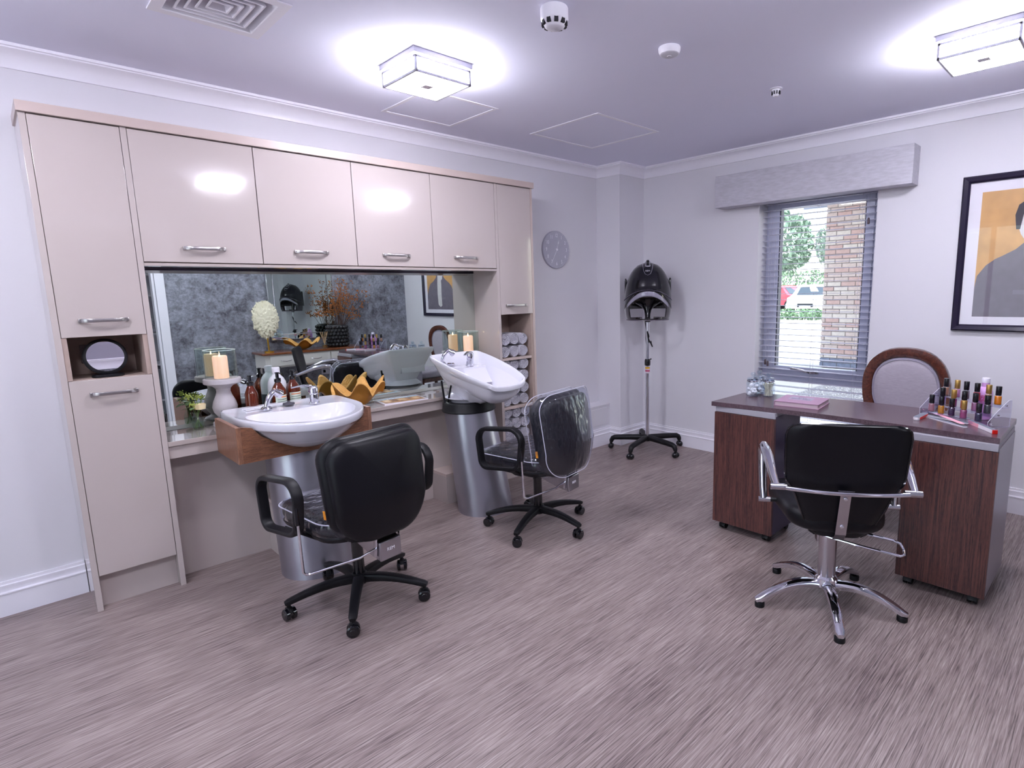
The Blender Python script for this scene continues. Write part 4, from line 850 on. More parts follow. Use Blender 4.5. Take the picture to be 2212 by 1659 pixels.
# diary
c4 = [Vector((2.886, 1.318, 0)), Vector((2.914, 1.098, 0)), Vector((3.135, 1.150+.03, 0)), Vector((3.155, 1.405, 0))]
bx = Vector((2.89, 1.325)); ax_ = (Vector((2.915, 1.100))-bx).normalized(); bw, bh = .226, .215; ang = atan2(ax_.y, ax_.x)
t = thing('diary', 'closed mauve hardback diary lying on the desk beside the jars', 'book', (bx.x, bx.y, DZT), ang)
CV = mat('diary_cover', 'a5809a', .5); 
MB().box((0, 0, .0), (bw, bh, .003), .0008).build('back_cover', CV, t); MB().box((0, 0, .023), (bw, bh, .026), .0008).build('front_cover', CV, t)
MB().box((0, -.0005, .0015), (.0035, bh, .0255), .001).build('spine', CV, t); MB().box((.004, .004, .003), (bw-.004, bh-.004, .023)).build('pages', mat('page_edge', 'c9b4bd', .8, bump=.4, bscale=300, stretch=(.1, .1, 6)), t)
MB().box((.045, .085, .026), (.165, .165, .0266), .0003).build('title_panel', mat('title_panel', '9d93aa', .45), t)
INK = mat('diary_ink', '5a4a60', .6)
text('year_print', '2024', .022, INK, Matrix.Translation((.105, .145, .0268)), t, .0002); text('title_print', 'Beauty Diary', .020, INK, Matrix.Translation((.105, .113, .0268)), t, .0002, shear=.4)
# nail polish rack: local x along the rack, local y to the back
RK = Vector((3.135, .655)); rd = Vector((3.016, .445))-RK; ra = atan2(rd.y, rd.x)
t = thing('polish_rack', 'clear acrylic three-tier rack of nail polish on the desk end', 'rack', (RK.x, RK.y, DZT), ra)
tiers = [(-.018, .0, .012), (.022, .04, .040), (.062, .080, .078)]
LEN = .300; xl = -.04
for y_, y2, z_ in ((-.018, .02, .010), (.022, .058, .045), (.060, .098, .085)):
    MB().box((xl+.004, y_, z_-.003), (LEN-.004, y2, z_)).build('shelf', ACRYL, t); MB().box((xl+.004, y_-.003, z_-.003), (LEN-.004, y_, z_+.016)).build('lip', ACRYL, t)
for x_ in (xl, LEN):
    q = MB(); q.prism([(-.022, 0), (.104, 0), (.104, .118), (.088, .118), (.03, .075), (-.022, .030)], 'x', x_-.002, x_+.002); sp_ = q.build('side_panel', ACRYL, t)
    q = MB(); q.tube([(x_, *p) for p in [(-.022, 0), (-.022, .030), (.03, .075), (.088, .118), (.104, .118), (.104, 0)]], .0012, 5, closed=True); q.build('panel_edge', mat('acrylic_edge', 'dcdcea', .2), sp_)
    for yy, zz in ((-.005, .02), (.035, .055), (.075, .095)): MB().cyl((x_-.004, yy, zz), (x_+.004, yy, zz), .003, .003, 8).build('fixing', CHROME, sp_)
BC, GC = mat('cap_black', '121119', .22, coat=.3), mat('cap_gold', 'c9a45e', .28, .8)
PG = thin_glass('polish_glass', 'f2f2f6', 1.5)
names = {}
RM = Matrix.Translation((RK.x, RK.y, DZT)) @ Matrix.Rotation(ra, 4, 'Z')
def polish(xl_, yl_, zl_, col, cap, label, metal=0.0):
    p = RM @ Vector((xl_, yl_, zl_)); t = thing('nail_polish', label, 'nail polish', p, random.uniform(-.2, .2), 'nail polish bottles in the clear rack')
    MB().lathe([(.0125, 0), (.0140, .002), (.0142, .010), (.0140, .044), (.0125, .048), (.007, .0495)], n=24).build('glass', PG, t, angle=60)
    MB().lathe([(.011, .007), (.0130, .009), (.0130, .043), (.010, .0455)], n=24).build('varnish', mat('varnish_'+col, col, .18, metal, coat=.6), t)
    MB().lathe([(.0102, .0480), (.0112, .050), (.0114, .086), (.0105, .0880), (0, .0880)], n=24).build('cap', cap, t)
def rx(px_frac): return px_frac
row1 = [(.0, 'b07a86', BC, 'nail polish with dusty pink varnish, first in the front row'), (.052, 'c98a1e', BC, 'nail polish with mustard gold varnish in the front row'), (.106, '3a1f4a', BC, 'nail polish with dark plum varnish in the front row'), (.165, 'a04a78', GC, 'nail polish with berry varnish and gold cap in the front row'), (.236, '2a2448', BC, 'nail polish with navy violet varnish at the end of the front row')]
row2 = [(.022, '8a4fc0', BC, 'nail polish with bright purple varnish in the middle row'), (.080, '9c1f78', GC, 'nail polish with magenta varnish and gold cap in the middle row'), (.133, 'f03a08', BC, 'nail polish with orange-red varnish in the middle row'), (.186, '9a5f86', BC, 'nail polish with pink glitter varnish in the middle row'), (.243, '3c3c46', BC, 'nail polish with charcoal varnish in the middle row')]
row3 = [(.004, 'c89474', BC, 'nail polish with beige nude varnish in the top row'), (.062, 'd993c4', GC, 'nail polish with candy pink varnish and gold cap in the top row'), (.108, '8f929a', BC, 'nail polish with silver grey varnish in the top row'), (.160, 'cc1018', BC, 'nail polish with pillar-box red varnish in the top row'), (.214, 'b79a70', GC, 'nail polish with pale gold varnish and gold cap in the top row'), (.258, 'f58a08', BC, 'nail polish with bright orange varnish in the top row')]
for row, y_, z_ in ((row1, .003, .0105), (row2, .041, .0455), (row3, .079, .0855)):
    for x_, c_, k_, l_ in row: polish(x_, y_, z_, c_, k_, l_)
# pink lotion bottle behind the rack
p = RM @ Vector((.150, .140, 0)); t = thing('lotion_bottle', 'tall translucent pink lotion bottle behind the nail polish rack', 'bottle', (p.x, p.y, DZT))
LOT = mat('lotion_pink', 'dba6e6', .3, sss=0.0, coat=.2)
MB().lathe([(.028, 0), (.031, .004), (.031, .118), (.029, .132), (.022, .145), (.016, .152), (.0155, .170), (.0, .171)], n=32).build('bottle_body', LOT, t); MB().lathe([(.0165, .1705), (.0165, .188), (.015, .192), (0, .193)], n=24).build('cap', mat('cap_milky', 'e8e4f4', .3), t)
text('lotion_logo', '@', .034, mat('logo_pink', 'd02a78', .4), Matrix.Translation((-.0312, .004, .10)) @ Matrix.Rotation(radians(-90), 4, 'Z') @ Matrix.Rotation(radians(90), 4, 'X'), t, .0006) 
# files and buffers
def slab(name, label, cat, p, q_, w, h, z, cols, group=None):
    a = Vector((p[0], p[1])); b_ = Vector((q_[0], q_[1])); d = b_-a; L_ = d.length; t = thing(name, label, cat, (a.x, a.y, z), atan2(d.y, d.x), group)
    return t, L_
EM = mat('emery_grey', '6f7380', .9); EMW = mat('file_white', 'ece6ee', .6); EMP = mat('file_pink', 'f0a6b8', .6); RED = mat('file_red', 'd8180f', .5)
def flat_file(p, q_, z, cols, label):
    t, L_ = slab('nail_file', label, 'nail file', p, q_, .018, .004, z, cols, 'emery nail files fanned in front of the rack')
    w = .0095
    for nm, (z0_, z1_), m_ in (('file_core', (.0007, .0033), cols[0]), ('abrasive_top', (.0033, .004), cols[1]), ('abrasive_underside', (0, .0007), cols[2])):
        q = MB(); pad(q, rrect(L_, L_, 2*w, w*.98, 6, L_/2, 0), [(0, z0_), (0, z1_)]) ; q.bm.free() if False else q.build(nm, m_, t)
def hz(x, y): # desk plane from photo pixels
    d = fw*F_PX + rr*(x-PX) - uu*(y-PY); k = (DZT-CAM_H)/d.z; return (d.x*k, d.y*k)
flat_file(hz(1996, 899), hz(2088, 924), DZT, (EMW, EM, EMW), 'lowest white and grey nail file of the fan in front of the rack')
flat_file(hz(2002, 899), hz(2091, 918), DZT+.0042, (EMW, EM, EMW), 'second white and grey nail file of the fan in front of the rack')
flat_file(hz(2010, 893), hz(2080, 921), DZT+.0084, (EMW, EMP, RED), 'pink nail file crossing the fan of files in front of the rack')
flat_file(hz(2006, 895), hz(2094, 911), DZT+.0126, (EMW, EM, EMW), 'topmost grey nail file of the fan in front of the rack')
t, L_ = slab('nail_buffer', 'long four-sided pink and white nail buffer with a red end at the desk edge', 'nail buffer', hz(2096, 915), hz(2150, 938), .02, .014, DZT, None)
MB().box((0, -.009, 0), (L_-.008, .009, .0165), .001).build('buffer_body', EMW, t); MB().box((-.0003, -.0095, .0002), (L_*.42, -.0088, .0158)).build('pink_side', EMP, t); MB().box((0, -.009, .0165), (L_-.004, .009, .0172), .0002).build('grey_top', EM, t); MB().box((L_-.008, -.009, 0), (L_, .009, .0165), .001).build('red_end', RED, t)
t, L_ = slab('nail_buffer', 'short boat-shaped red and white nail buffer left of the polish rack', 'nail buffer', hz(1978, 908), hz(1999, 898), .02, .014, DZT, None); t['group'] = 'x'; del t['group']
q = MB(); pad(q, rrect(L_, L_, .026, .010, 5, L_/2, 0), [(.002, 0), (0, .003), (0, .014)]); q.build('buffer_body', EMW, t); q = MB(); pad(q, rrect(L_, L_, .024, .009, 5, L_/2, 0), [(0, .014), (0, .0152)]); q.build('grey_top', EM, t)
q = MB(); q.box((.012, -.0137, .002), (L_-.01, -.0125, .0135)); q.build('red_side', RED, t)
# ------------------------------------------------------------------ picture on wall_back
py0, py1, pz0, pz1 = .0, .798, 1.082, 1.981; cy, cz = (py0+py1)/2, (pz0+pz1)/2; px_ = XB-.001
t = thing('framed_portrait', 'large framed print of a man in a dark coat on a gold ground', 'picture', (px_, cy, cz))
FRM = mat('frame_black_plum', '1f1830', .22, coat=.3); w, h = (py1-py0)/2, (pz1-pz0)/2; fw_ = .038
q = MB(); 
oc = [(-w, -h), (w, -h), (w, h), (-w, h)]
q.rings([[(0, y*1, z) for y, z in oc], [(-.026, y, z) for y, z in oc], [(-.032, y-.008*(1 if y > 0 else -1), z-.008*(1 if z > 0 else -1)) for y, z in oc], [(-.026, y-.028*(1 if y > 0 else -1), z-.028*(1 if z > 0 else -1)) for y, z in oc], [(-.016, y-fw_*(1 if y > 0 else -1), z-fw_*(1 if z > 0 else -1)) for y, z in oc], [(-.006, y-fw_*(1 if y > 0 else -1), z-fw_*(1 if z > 0 else -1)) for y, z in oc]], cap0=False, cap1=False, smooth=False)
q.build('frame', FRM, t, angle=20)
MB().box((-.0065, -w+.03, -h+.03), (-.001, w-.03, h-.03)).build('mount', mat('mount_white', 'dedbe4', .7), t)
def flat(nm, pts, x_, m_): # pts in (y, z) local, printed layer
    q = MB(); q.prism(pts, 'x', x_-.0003, x_); return q.build(nm, m_, pr)
gold = mat('gold_leaf_print', 'c2965c', .5, var=.16, vscale=7)
pr = MB().box((-.0072, -w+.098, -h+.085), (-.0065, w-.098, h-.095)).build('print', gold, t)
gw, gz0, gz1 = w-.098, -h+.085, h-.095
COAT = mat('print_coat', '6e6874', .6, var=.08, vscale=20); SKIN = mat('print_skin', 'd6d2d4', .6); HAIR = mat('print_hair', '2c2832', .6); SHIRT = mat('print_shirt', 'cfccca', .6, var=.06, vscale=25); LINE = mat('print_line', '4a4550', .6)
xx = -.0072
flat('printed_coat', [(gw, gz0), (gw, gz0+.17), (gw-.008, gz0+.24), (gw-.047, gz0+.30), (gw-.09, gz0+.335), (gw-.12, gz0+.35), (.12, gz0+.385), (.085, gz0+.42), (.065, gz0+.46), (-.06, gz0+.46), (-.09, gz0+.40), (-.15, gz0+.36), (-.22, gz0+.33), (-gw+.03, gz0+.26), (-gw, gz0+.18), (-gw, gz0)], xx, COAT)
flat('printed_shirt', [(.03, gz0+.45), (.035, gz0+.34), (.03, gz0+.2), (.035, gz0+.05), (.0, gz0+.03), (-.05, gz0+.06), (-.06, gz0+.2), (-.055, gz0+.34), (-.045, gz0+.44)], xx-.0004, SHIRT)
gzh = gz0-.085
flat('printed_face', [(.02+.098*cos(a*pi/12), gzh+.615+.125*sin(a*pi/12)) for a in range(24)], xx-.0008, SKIN)
flat('printed_neck', [(.065, gzh+.56), (.06, gzh+.47), (.0, gzh+.44), (-.035, gzh+.48), (-.03, gzh+.56)], xx-.0006, SKIN)
flat('printed_hair', [(.128, gzh+.58), (.138, gzh+.66), (.125, gzh+.715), (.07, gzh+.755), (.0, gzh+.77), (-.06, gzh+.74), (-.075, gzh+.68), (-.068, gzh+.66), (-.03, gzh+.70), (.03, gzh+.715), (.075, gzh+.70), (.100, gzh+.66), (.110, gzh+.58)], xx-.0012, HAIR)
for nm, pts in (('printed_eye', [(.075, .655), (.04, .655), (.045, .645), (.07, .643)]), ('printed_eye', [(.0, .655), (-.035, .655), (-.03, .645), (-.005, .643)]), ('printed_nose', [(.022, .64), (.012, .60), (.0, .598), (.004, .592), (.024, .594)]), ('printed_mouth', [(.05, .565), (.01, .570), (-.02, .563), (.01, .555)]), ('printed_brow', [(.08, .675), (.04, .68), (.04, .672), (.08, .667)]), ('printed_brow', [(.0, .68), (-.04, .674), (-.04, .667), (.0, .672)])):
    flat(nm, [(y, gzh+z) for y, z in pts], xx-.0013, LINE)
flat('printed_lapel', [(.115, gz0+.13), (.04, gz0+.13), (.04, gz0+.155), (.115, gz0+.155)], xx-.0005, mat('print_grey', '77737f', .6))
MB().box((-.0125, -w+.033, -h+.033), (-.0105, w-.033, h-.033)).build('glazing', thin_glass('picture_glass', 'ffffff', 1.1), t)
# ------------------------------------------------------------------ pelmet and blind
PEL = mat('pelmet_fabric', 'bdbbc4', .55, var=.10, vscale=60, bump=.3, bscale=120, stretch=(1, .3, 1.5))
tag(MB().box((4.045, 1.040, 1.972), (XB-.001, 2.385, 2.205), .004).build('pelmet', PEL), 'silver-grey fabric covered pelmet box above the window', 'pelmet')
SL = mat('blind_slat_white', 'bdbccd', .4); bt = thing('venetian_blind', 'white wooden venetian blind in front of the window, slats open', 'blind', (4.265, 1.677, WZ1)); OB = Vector((4.265, 1.677, WZ1))
MB().box((-.028, -.405, -.055), (.028, .405, -.002), .002).build('headrail', SL, bt)
sm_ = None; zt_ = 1.976-WZ1; n_s = int((1.976-WZ0-.05)/.0441)
sb_ = MB(); sb_.box((-.025, -.404, -.0016), (.025, .404, .0016), .0006, 1); first = sb_.build('slat', SL, bt)
first.location = (0, 0, zt_); first.rotation_euler = (0, 0, 0)
for i in range(1, n_s):
    c = first.copy(); C.objects.link(c); c.parent = bt; c.location = (0, 0, zt_-.0441*i)
MB().box((-.025, -.404, -.010), (.025, .404, .010), .003).build('bottom_rail', SL, bt, loc=(0, 0, zt_-.0441*n_s))
CORD = mat('blind_cord', 'b9b8c6', .7)
for yy in (.30, 0, -.30):
    for xx_ in (-.026, .026): MB().cyl((xx_, yy, zt_-.0441*n_s), (xx_, yy, -.05), .0011, .0011, 6).build('ladder_cord', CORD, bt)
for yy, zl, k in ((.345, -1.235, 2), (-.345, -.235, 1)):
    for j in range(k):
        y2 = yy-.02*j; MB().cyl((-.034, y2, -.05), (-.034, y2, zl-.01*j), .001, .001, 6).build('pull_cord', CORD, bt)
        MB().lathe([(.006, 0), (.0085, .004), (.0075, .036), (.004, .042)], (-.034, y2, zl-.045-.01*j), 12).build('cord_tassel', mat('tassel_wood', '4b3a42', .5), bt)
# ------------------------------------------------------------------ clock on wall_left
t = thing('wall_clock', 'round grey slate wall clock with white numerals, reading twenty-five to one', 'clock', (3.332, YL, 1.700)); CM = Matrix.Translation((0, -.018, 0)) @ Matrix.Rotation(radians(90), 4, 'X')
q = MB(); q.lathe([(.150, .0005), (.150, .014), (.146, .018), (.0, .018)], n=64); bmesh.ops.transform(q.bm, matrix=Matrix.Rotation(radians(90), 4, 'X'), verts=q.bm.verts); q.build('clock_face', mat('clock_slate', 'b3b2c0', .6, var=.04, vscale=9), t)
CW = mat('clock_white', 'f6f5fb', .5)
for i in range(1, 13):
    a = radians(90-30*i); text('numeral', str(i), .036, CW, CM @ Matrix.Translation((.112*cos(a), .112*sin(a), .0003)) @ Matrix.Scale(.85, 4, (1, 0, 0)) @ Matrix.Scale(1.15, 4, (0, 1, 0)), t, .0004)
for i in range(60):
    a = radians(6*i); r_ = .0018 if i % 5 == 0 else .0007
    if i % 5 == 0: q = MB(); q.cyl(CM @ Vector((.139*cos(a), .139*sin(a), 0)), CM @ Vector((.139*cos(a), .139*sin(a), .0012)), r_, r_, 8); q.build('tick', CW, t)
def hand(a, L_, w_, nm):
    d = Vector((cos(a), sin(a), 0)); s_ = Vector((-d.y, d.x, 0)); q = MB(); P = [d*-.0+s_*w_*.5, d*-.0-s_*w_*.5, d*L_*.55-s_*w_*.5, d*L_*.62-s_*w_*2.2, d*L_*.75-s_*w_*1.1, d*L_, d*L_*.75+s_*w_*1.1, d*L_*.62+s_*w_*2.2, d*L_*.55+s_*w_*.5] if nm == 'hour_hand' else [s_*w_*.6, -s_*w_*.6, d*L_-s_*w_*.3, d*L_+s_*w_*.3]
    q.rings([[CM @ (p_+Vector((0, 0, z))) for p_ in P] for z in (.004, .0055)], smooth=False); q.build(nm, CW, t)
hand(radians(90-30*(12+35/60)), .085, .0028, 'hour_hand'); hand(radians(90-6*35), .125, .0034, 'minute_hand')
q = MB(); q.cyl(CM @ Vector((0, 0, 0)), CM @ Vector((0, 0, .008)), .010, .009, 20); q.build('hand_boss', CW, t)
# ------------------------------------------------------------------ rolled towels
TW = mat('towel_grey_white', 'bdbac6', .95, bump=.6, bscale=260, sheen=.4)
def towel_mesh(seed):
    rnd = random.Random(seed); q = MB(); r = .0415; n = 40; rs = []
    ph = rnd.uniform(0, 6); yl = [0, .008, .02, .10, .19, .205]
    for k, y in enumerate(yl):
        s_ = (.93, .985, 1, 1, .99, .9)[k]
        rs.append([((r*s_*(1+.035*sin(3*a+ph)+.02*sin(7*a+ph*2)))*cos(a), y, (r*s_*.98*(1+.035*sin(3*a+ph)))*sin(a)) for a in (2*pi*j/n for j in range(n))])
    # front face: spiral relief going inwards
    fr = []
    for k in range(1, 15):
        u = 1-k/15; rg = []
        for j in range(n):
            a = 2*pi*j/n; ph2 = (u*3.6 + a/(2*pi)); ridge = abs(sin(pi*ph2))**.6; rr_ = r*.93*u*(1+.035*sin(3*a+ph)+.06*sin(2*a+ph+3*u)*(1-u)); rg.append((rr_*cos(a), .010-.0105*ridge+.004*(1-u)+.0015*sin(9*a+ph), rr_*sin(a)))
        fr.append(rg)
    q.rings(list(reversed(fr))+rs); return q
towels = []; random.seed(3)
def place_towel(i, x, z, label, rot):
    if i < 4: o = towel_mesh(i+1).build('rolled_towel', TW, angle=70); towels.append(o)
    else: o = towels[i % 4].copy(); C.objects.link(o)
    o.location = (x, YF+.012+random.uniform(0, .014), z); o.rotation_euler = (0, rot, 0); tag(o, label, 'towel', 'rolled towels in the open cabinet shelves'); return o
shelf_nm = ['top', 'middle', 'bottom']; cols = [2.566, 2.652, 2.735]; cn = ['left', 'middle', 'right']; ti = 0
layout = [(0, [.945, 1.032]), (1, [.590, .675, .762, .850]), (2, [.243, .329, .415, .498])]
rn = {2: ['lower', 'upper'], 4: ['lowest', 'second', 'third', 'uppermost']}
for s_, zz in layout:
    for ri, z in enumerate(zz):
        for ci_ in range(3):
            xo = random.uniform(-.002, .002); place_towel(ti, cols[ci_]+xo, z+random.uniform(-.0005, .001), 'rolled grey-white towel, %s of its row, %s row of the %s shelf' % (cn[ci_], rn[len(zz)][ri], shelf_nm[s_]), random.uniform(0, 6.28)); ti += 1
# ------------------------------------------------------------------ niche: outlet plate and round folding mirror
t = thing('wall_socket', 'steel socket plate at the back of the cabinet niche', 'socket', (.330, YL-.021, 1.122)); MB().box((-.045, -.007, -.042), (.100, 0, .042), .002).build('socket_plate', mat('plate_bronze', '8d7f82', .3, .8), t)
MB().box((-.030, -.009, -.012), (-.018, -.006, .012), .001).build('socket_switch', BLKPL, t)
t = thing('folding_mirror', 'round black folding make-up mirror standing in the cabinet niche', 'mirror', (.352, 3.215, 1.030))
lean = radians(-12); FM = Matrix.Translation((0, .0, .088)) @ Matrix.Rotation(lean, 4, 'X') @ Matrix.Rotation(radians(90), 4, 'X')
q = MB(); q.lathe([(.072, -.006), (.079, -.003), (.079, .004), (.072, .008), (.066, .0085), (.066, .0065)], n=56, mtx=FM); q.build('mirror_rim', BLKPL, t); q = MB(); q.lathe([(.0665, .0055), (.0665, .0070), (0, .0070)], n=56, mtx=FM); q.build('mirror_glass', mat('mirror_bright', 'e2e0e6', 0, 1.0), t)
q = MB(); pad(q, rrect(.115, .115, .075, .035, 7), [(.004, 0), (0, .002), (0, .008), (.006, .012)], Matrix.Translation((0, -.01, 0))); q.cyl((-.022, -.004, .012), (.022, -.004, .012), .006, .006, 12); q.build('mirror_foot', BLKPL, t)
# ------------------------------------------------------------------ candle holders on the worktop
STONE = mat('whitewashed_stone', 'b9b3b6', .85, var=.10, vscale=10, bump=.15, bscale=40); WAX = mat('candle_wax', 'f3dcc8', .5, sss=.3, emit='ffb080', estr=.22)
GLC = thin_glass('hurricane_glass', 'f2f7f6', 1.3)
def candle_holder(x, y, label):
    t = thing('candle_holder', label, 'candle holder', (x, y, WT))
    MB().lathe([(.058, 0), (.062, .004), (.062, .020), (.056, .026), (.036, .034), (.030, .042), (.040, .055), (.053, .075), (.058, .100), (.052, .128), (.038, .160), (.032, .180), (.034, .196), (.050, .212), (.080, .222), (.086, .226), (.086, .246), (.084, .249), (.0, .249)], n=48).build('pedestal', STONE, t)
    q = MB(); q.lathe([(.070, .250), (.0745, .250), (.0745, .395), (.0720, .395), (.0720, .254)], n=48, caps=False); q.build('glass_cylinder', GLC, t, angle=60); q = MB(); q.tube([(.0733*cos(2*pi*j/40), .0733*sin(2*pi*j/40), .395) for j in range(40)], .0016, 6, closed=True); q.build('glass_rim', mat('glass_rim', 'cfe0dc', .1), t)
    c = tag(MB().lathe([(.033, .0), (.0345, .003), (.0345, .108), (.031, .116), (.025, .112), (.010, .109), (.0, .109)], n=36).build('pillar_candle', WAX, loc=(x, y, WT+.2495)), 'cream pillar candle glowing inside the glass of the '+('left' if x < 1.5 else 'right')+' candle holder', 'candle')
    MB().lathe([(.003, .109), (.0055, .116), (.003, .126), (.0005, .132)], n=12, sx=.6).build('flame', mat('led_flame', 'ffe0a8', .5, emit='ffd9a0', estr=5), c)
candle_holder(.822, 3.335, 'whitewashed stone candle holder with glass cylinder left of the front basin'); candle_holder(2.362, 3.322, 'stone candle holder with glass cylinder partly hidden behind the backwash basin')
# ------------------------------------------------------------------ posy vase
t = thing('bud_vase', 'small glass bottle vase of cream rose and green sprigs on the worktop', 'vase', (.694, 3.335, WT))
MB().lathe([(.022, .001), (.026, .004), (.027, .012), (.027, .048), (.022, .062), (.0165, .076), (.0165, .084), (.020, .087), (.020, .091), (.0175, .092)], n=32, caps=False).build('glass_bottle', thin_glass('vase_glass', 'eef6f2', 1.5, .0, .2, 30), t, angle=60)
MB().lathe([(.0, .004), (.025, .005), (.0255, .040), (.0, .0405)], n=28).build('water', thin_glass('vase_water', 'e2ece2', .8), t)
random.seed(11); STEM = mat('stem_green', '5f7a3c', .5); q = MB(); heads = []
for i in range(9):
    a = random.uniform(0, 6.28); p0 = Vector((.016*cos(a+2.8), .016*sin(a+2.8), .008)); p1 = Vector((.010*cos(a), .010*sin(a), .088)); sp_ = random.uniform(.016, .04); p2 = Vector((sp_*cos(a), sp_*sin(a), random.uniform(.118, .175))); heads.append(p2); q.tube([p0, p1, p1.lerp(p2, .5)+Vector((0, 0, .006)), p2], .0014, 6)
q.build('stems', STEM, t)
GRN = [mat('sprig_lime', '9fae52', .6), mat('leaf_sage', '7f9b6c', .5), mat('leaf_dark', '2f5128', .5)]
def leaf(c, d, L_, w_, m_, nm='leaf', par=None, up=Vector((0, 0, 1))):
    d = d.normalized(); s_ = d.cross(up); s_ = s_.normalized() if s_.length > .01 else Vector((1, 0, 0)); n_ = s_.cross(d); q = MB(); rs = []
    for u in (0, .2, .45, .7, .9, 1): w__ = w_*sin(pi*min(.98, u*.94+.04))**.8; rs.append([c+d*L_*u-s_*w__+n_*(.12*w__-L_*.2*u*u), c+d*L_*u-n_*(L_*.2*u*u), c+d*L_*u+s_*w__+n_*(.12*w__-L_*.2*u*u), c+d*L_*u-n_*(L_*.2*u*u+.0006)])
    q.rings(rs); return q.build(nm, m_, par or t, angle=60)
for i in range(20):
    a = random.uniform(0, 6.28); p0 = heads[i % 9]*random.uniform(.72, 1.0); d = Vector((cos(a), sin(a), random.uniform(-.3, .5))); leaf(Vector((p0.x, p0.y, p0.z)), d, random.uniform(.028, .046), random.uniform(.009, .015), GRN[1 + (i % 2)])
for i in (0, 2, 4, 6):
    q = MB(); h_ = heads[i]
    for k in range(34): q.sphere(h_+Vector((random.gauss(0, .010), random.gauss(0, .010), random.gauss(.004, .006))), .0036, 6, 5)
    q.build('sprig', GRN[0], t)
ROSE = mat('rose_cream', 'f2e2b4', .6, sss=.1); rc = Vector((.008, -.022, .120)); rose = MB(); 
rose.sphere(rc, .015, 14, 10, (1, 1, 1.1)); ro = rose.build('rose', ROSE, t)
for k in range(11):
    a = k*2.4; r_ = .011+.0015*k; q = MB(); rs = []
    for u in (0, .35, .7, 1.0):
        rs.append([rc+Vector(((r_+.004*u)*cos(a+s_), (r_+.004*u)*sin(a+s_), -.012+.026*u-.002*abs(s_)*u)) for s_ in (-.7, -.35, 0, .35, .7)]+[rc+Vector(((r_+.004*u+.0008)*cos(a+s_), (r_+.004*u+.0008)*sin(a+s_), -.012+.026*u)) for s_ in (.7, .35, 0, -.35, -.7)])
    q.rings(rs); q.build('petal', ROSE, ro, angle=60)
for c_ in ((-.012, -.02, .108), (.02, .004, .10)): leaf(Vector(c_), Vector((.3, -1, .6)), .02, .008, mat('petal_orange', 'e6a02a', .5), 'orange_petal')
# ------------------------------------------------------------------ bottles behind the front basin
AMB = mat('amber_plastic', '7a2c10', .12, trans=.55, coat=.5); LBL = mat('label_mint', 'cdd8c8', .6); LTX = mat('label_ink', '4c5a54', .6)
def amber(x, y, label, face_a, r=.032, lbl=True):
    t = thing('pump_bottle', label, 'bottle', (x, y, WT), face_a); h = .158
    MB().lathe([(r*.93, 0), (r, .005), (r, h), (r*.93, h+.008), (.016, h+.040), (.013, h+.045), (.0125, h+.050), (0, h+.050)], n=36).build('bottle_body', AMB, t)
    MB().lathe([(.016, h+.046), (.017, h+.048), (.017, h+.066), (.010, h+.068), (.0085, h+.070), (.0085, h+.092), (.011, h+.094), (.011, h+.099), (0, h+.100)], n=24).build('pump_head', BLKGL, t)
    MB().beam([(0, 0, h+.095), (.015, 0, h+.096), (.034, 0, h+.092)], [.012, .010, .006], [.006, .005, .004]).build('pump_spout', BLKGL, t)
    if lbl:
        q = MB(); n_ = 14; rs = [[((r+.0006)*cos(radians(-62+124*j/n_)), (r+.0006)*sin(radians(-62+124*j/n_)), z) for j in range(n_+1)]+[((r+.0002)*cos(radians(62-124*j/n_)), (r+.0002)*sin(radians(62-124*j/n_)), z) for j in range(n_+1)] for z in (.030, .135)]
        q.rings(rs); lb_ = q.build('label', LBL, t)
        for k in range(7):
            q = MB(); z = .123-k*.0125; hw = (46, 40, 45, 30, 42, 38, 24)[k]; n_ = 8
            q.rings([[((r+.0009)*cos(radians(-48+(hw+48)*j/n_)), (r+.0009)*sin(radians(-48+(hw+48)*j/n_)), zz) for j in range(n_+1)]+[((r+.0006)*cos(radians(hw-(hw+48)*j/n_)), (r+.0006)*sin(radians(hw-(hw+48)*j/n_)), zz) for j in range(n_+1)] for zz in (z, z+(.005 if k == 0 else .0028))]); q.build('label_line', mat('label_orange', 'cf6a2c', .6) if k == 0 else LTX, lb_)
amber(.930, 3.262, 'amber pump bottle without front label, leftmost behind the front basin', radians(-10), .031, False)
amber(1.068, 3.300-.03, 'amber pump bottle with pale label, middle of the three behind the front basin', radians(-75), .036); amber(1.160, 3.315, 'amber pump bottle with pale label, nearest the gold bowl', radians(-80), .036)
t = thing('refill_bottle', 'large white plastic bottle behind the amber pump bottles', 'bottle', (1.092, 3.357, WT))
MB().lathe([(.044, 0), (.048, .005), (.048, .175), (.045, .195), (.036, .215), (.022, .232), (.018, .240), (.018, .246), (0, .246)], n=40).build('bottle_body', mat('bottle_milky', 'dcdde2', .25, coat=.3), t); MB().lathe([(.0205, .244), (.0205, .272), (.018, .275), (0, .275)], n=28).build('cap', PLASTW, t)
q = MB(); q.lathe([(.0484, .02), (.0486, .02), (.0486, .118), (.0484, .118)], n=40, caps=False); q.build('label', mat('label_slate', '4a5058', .6), t)
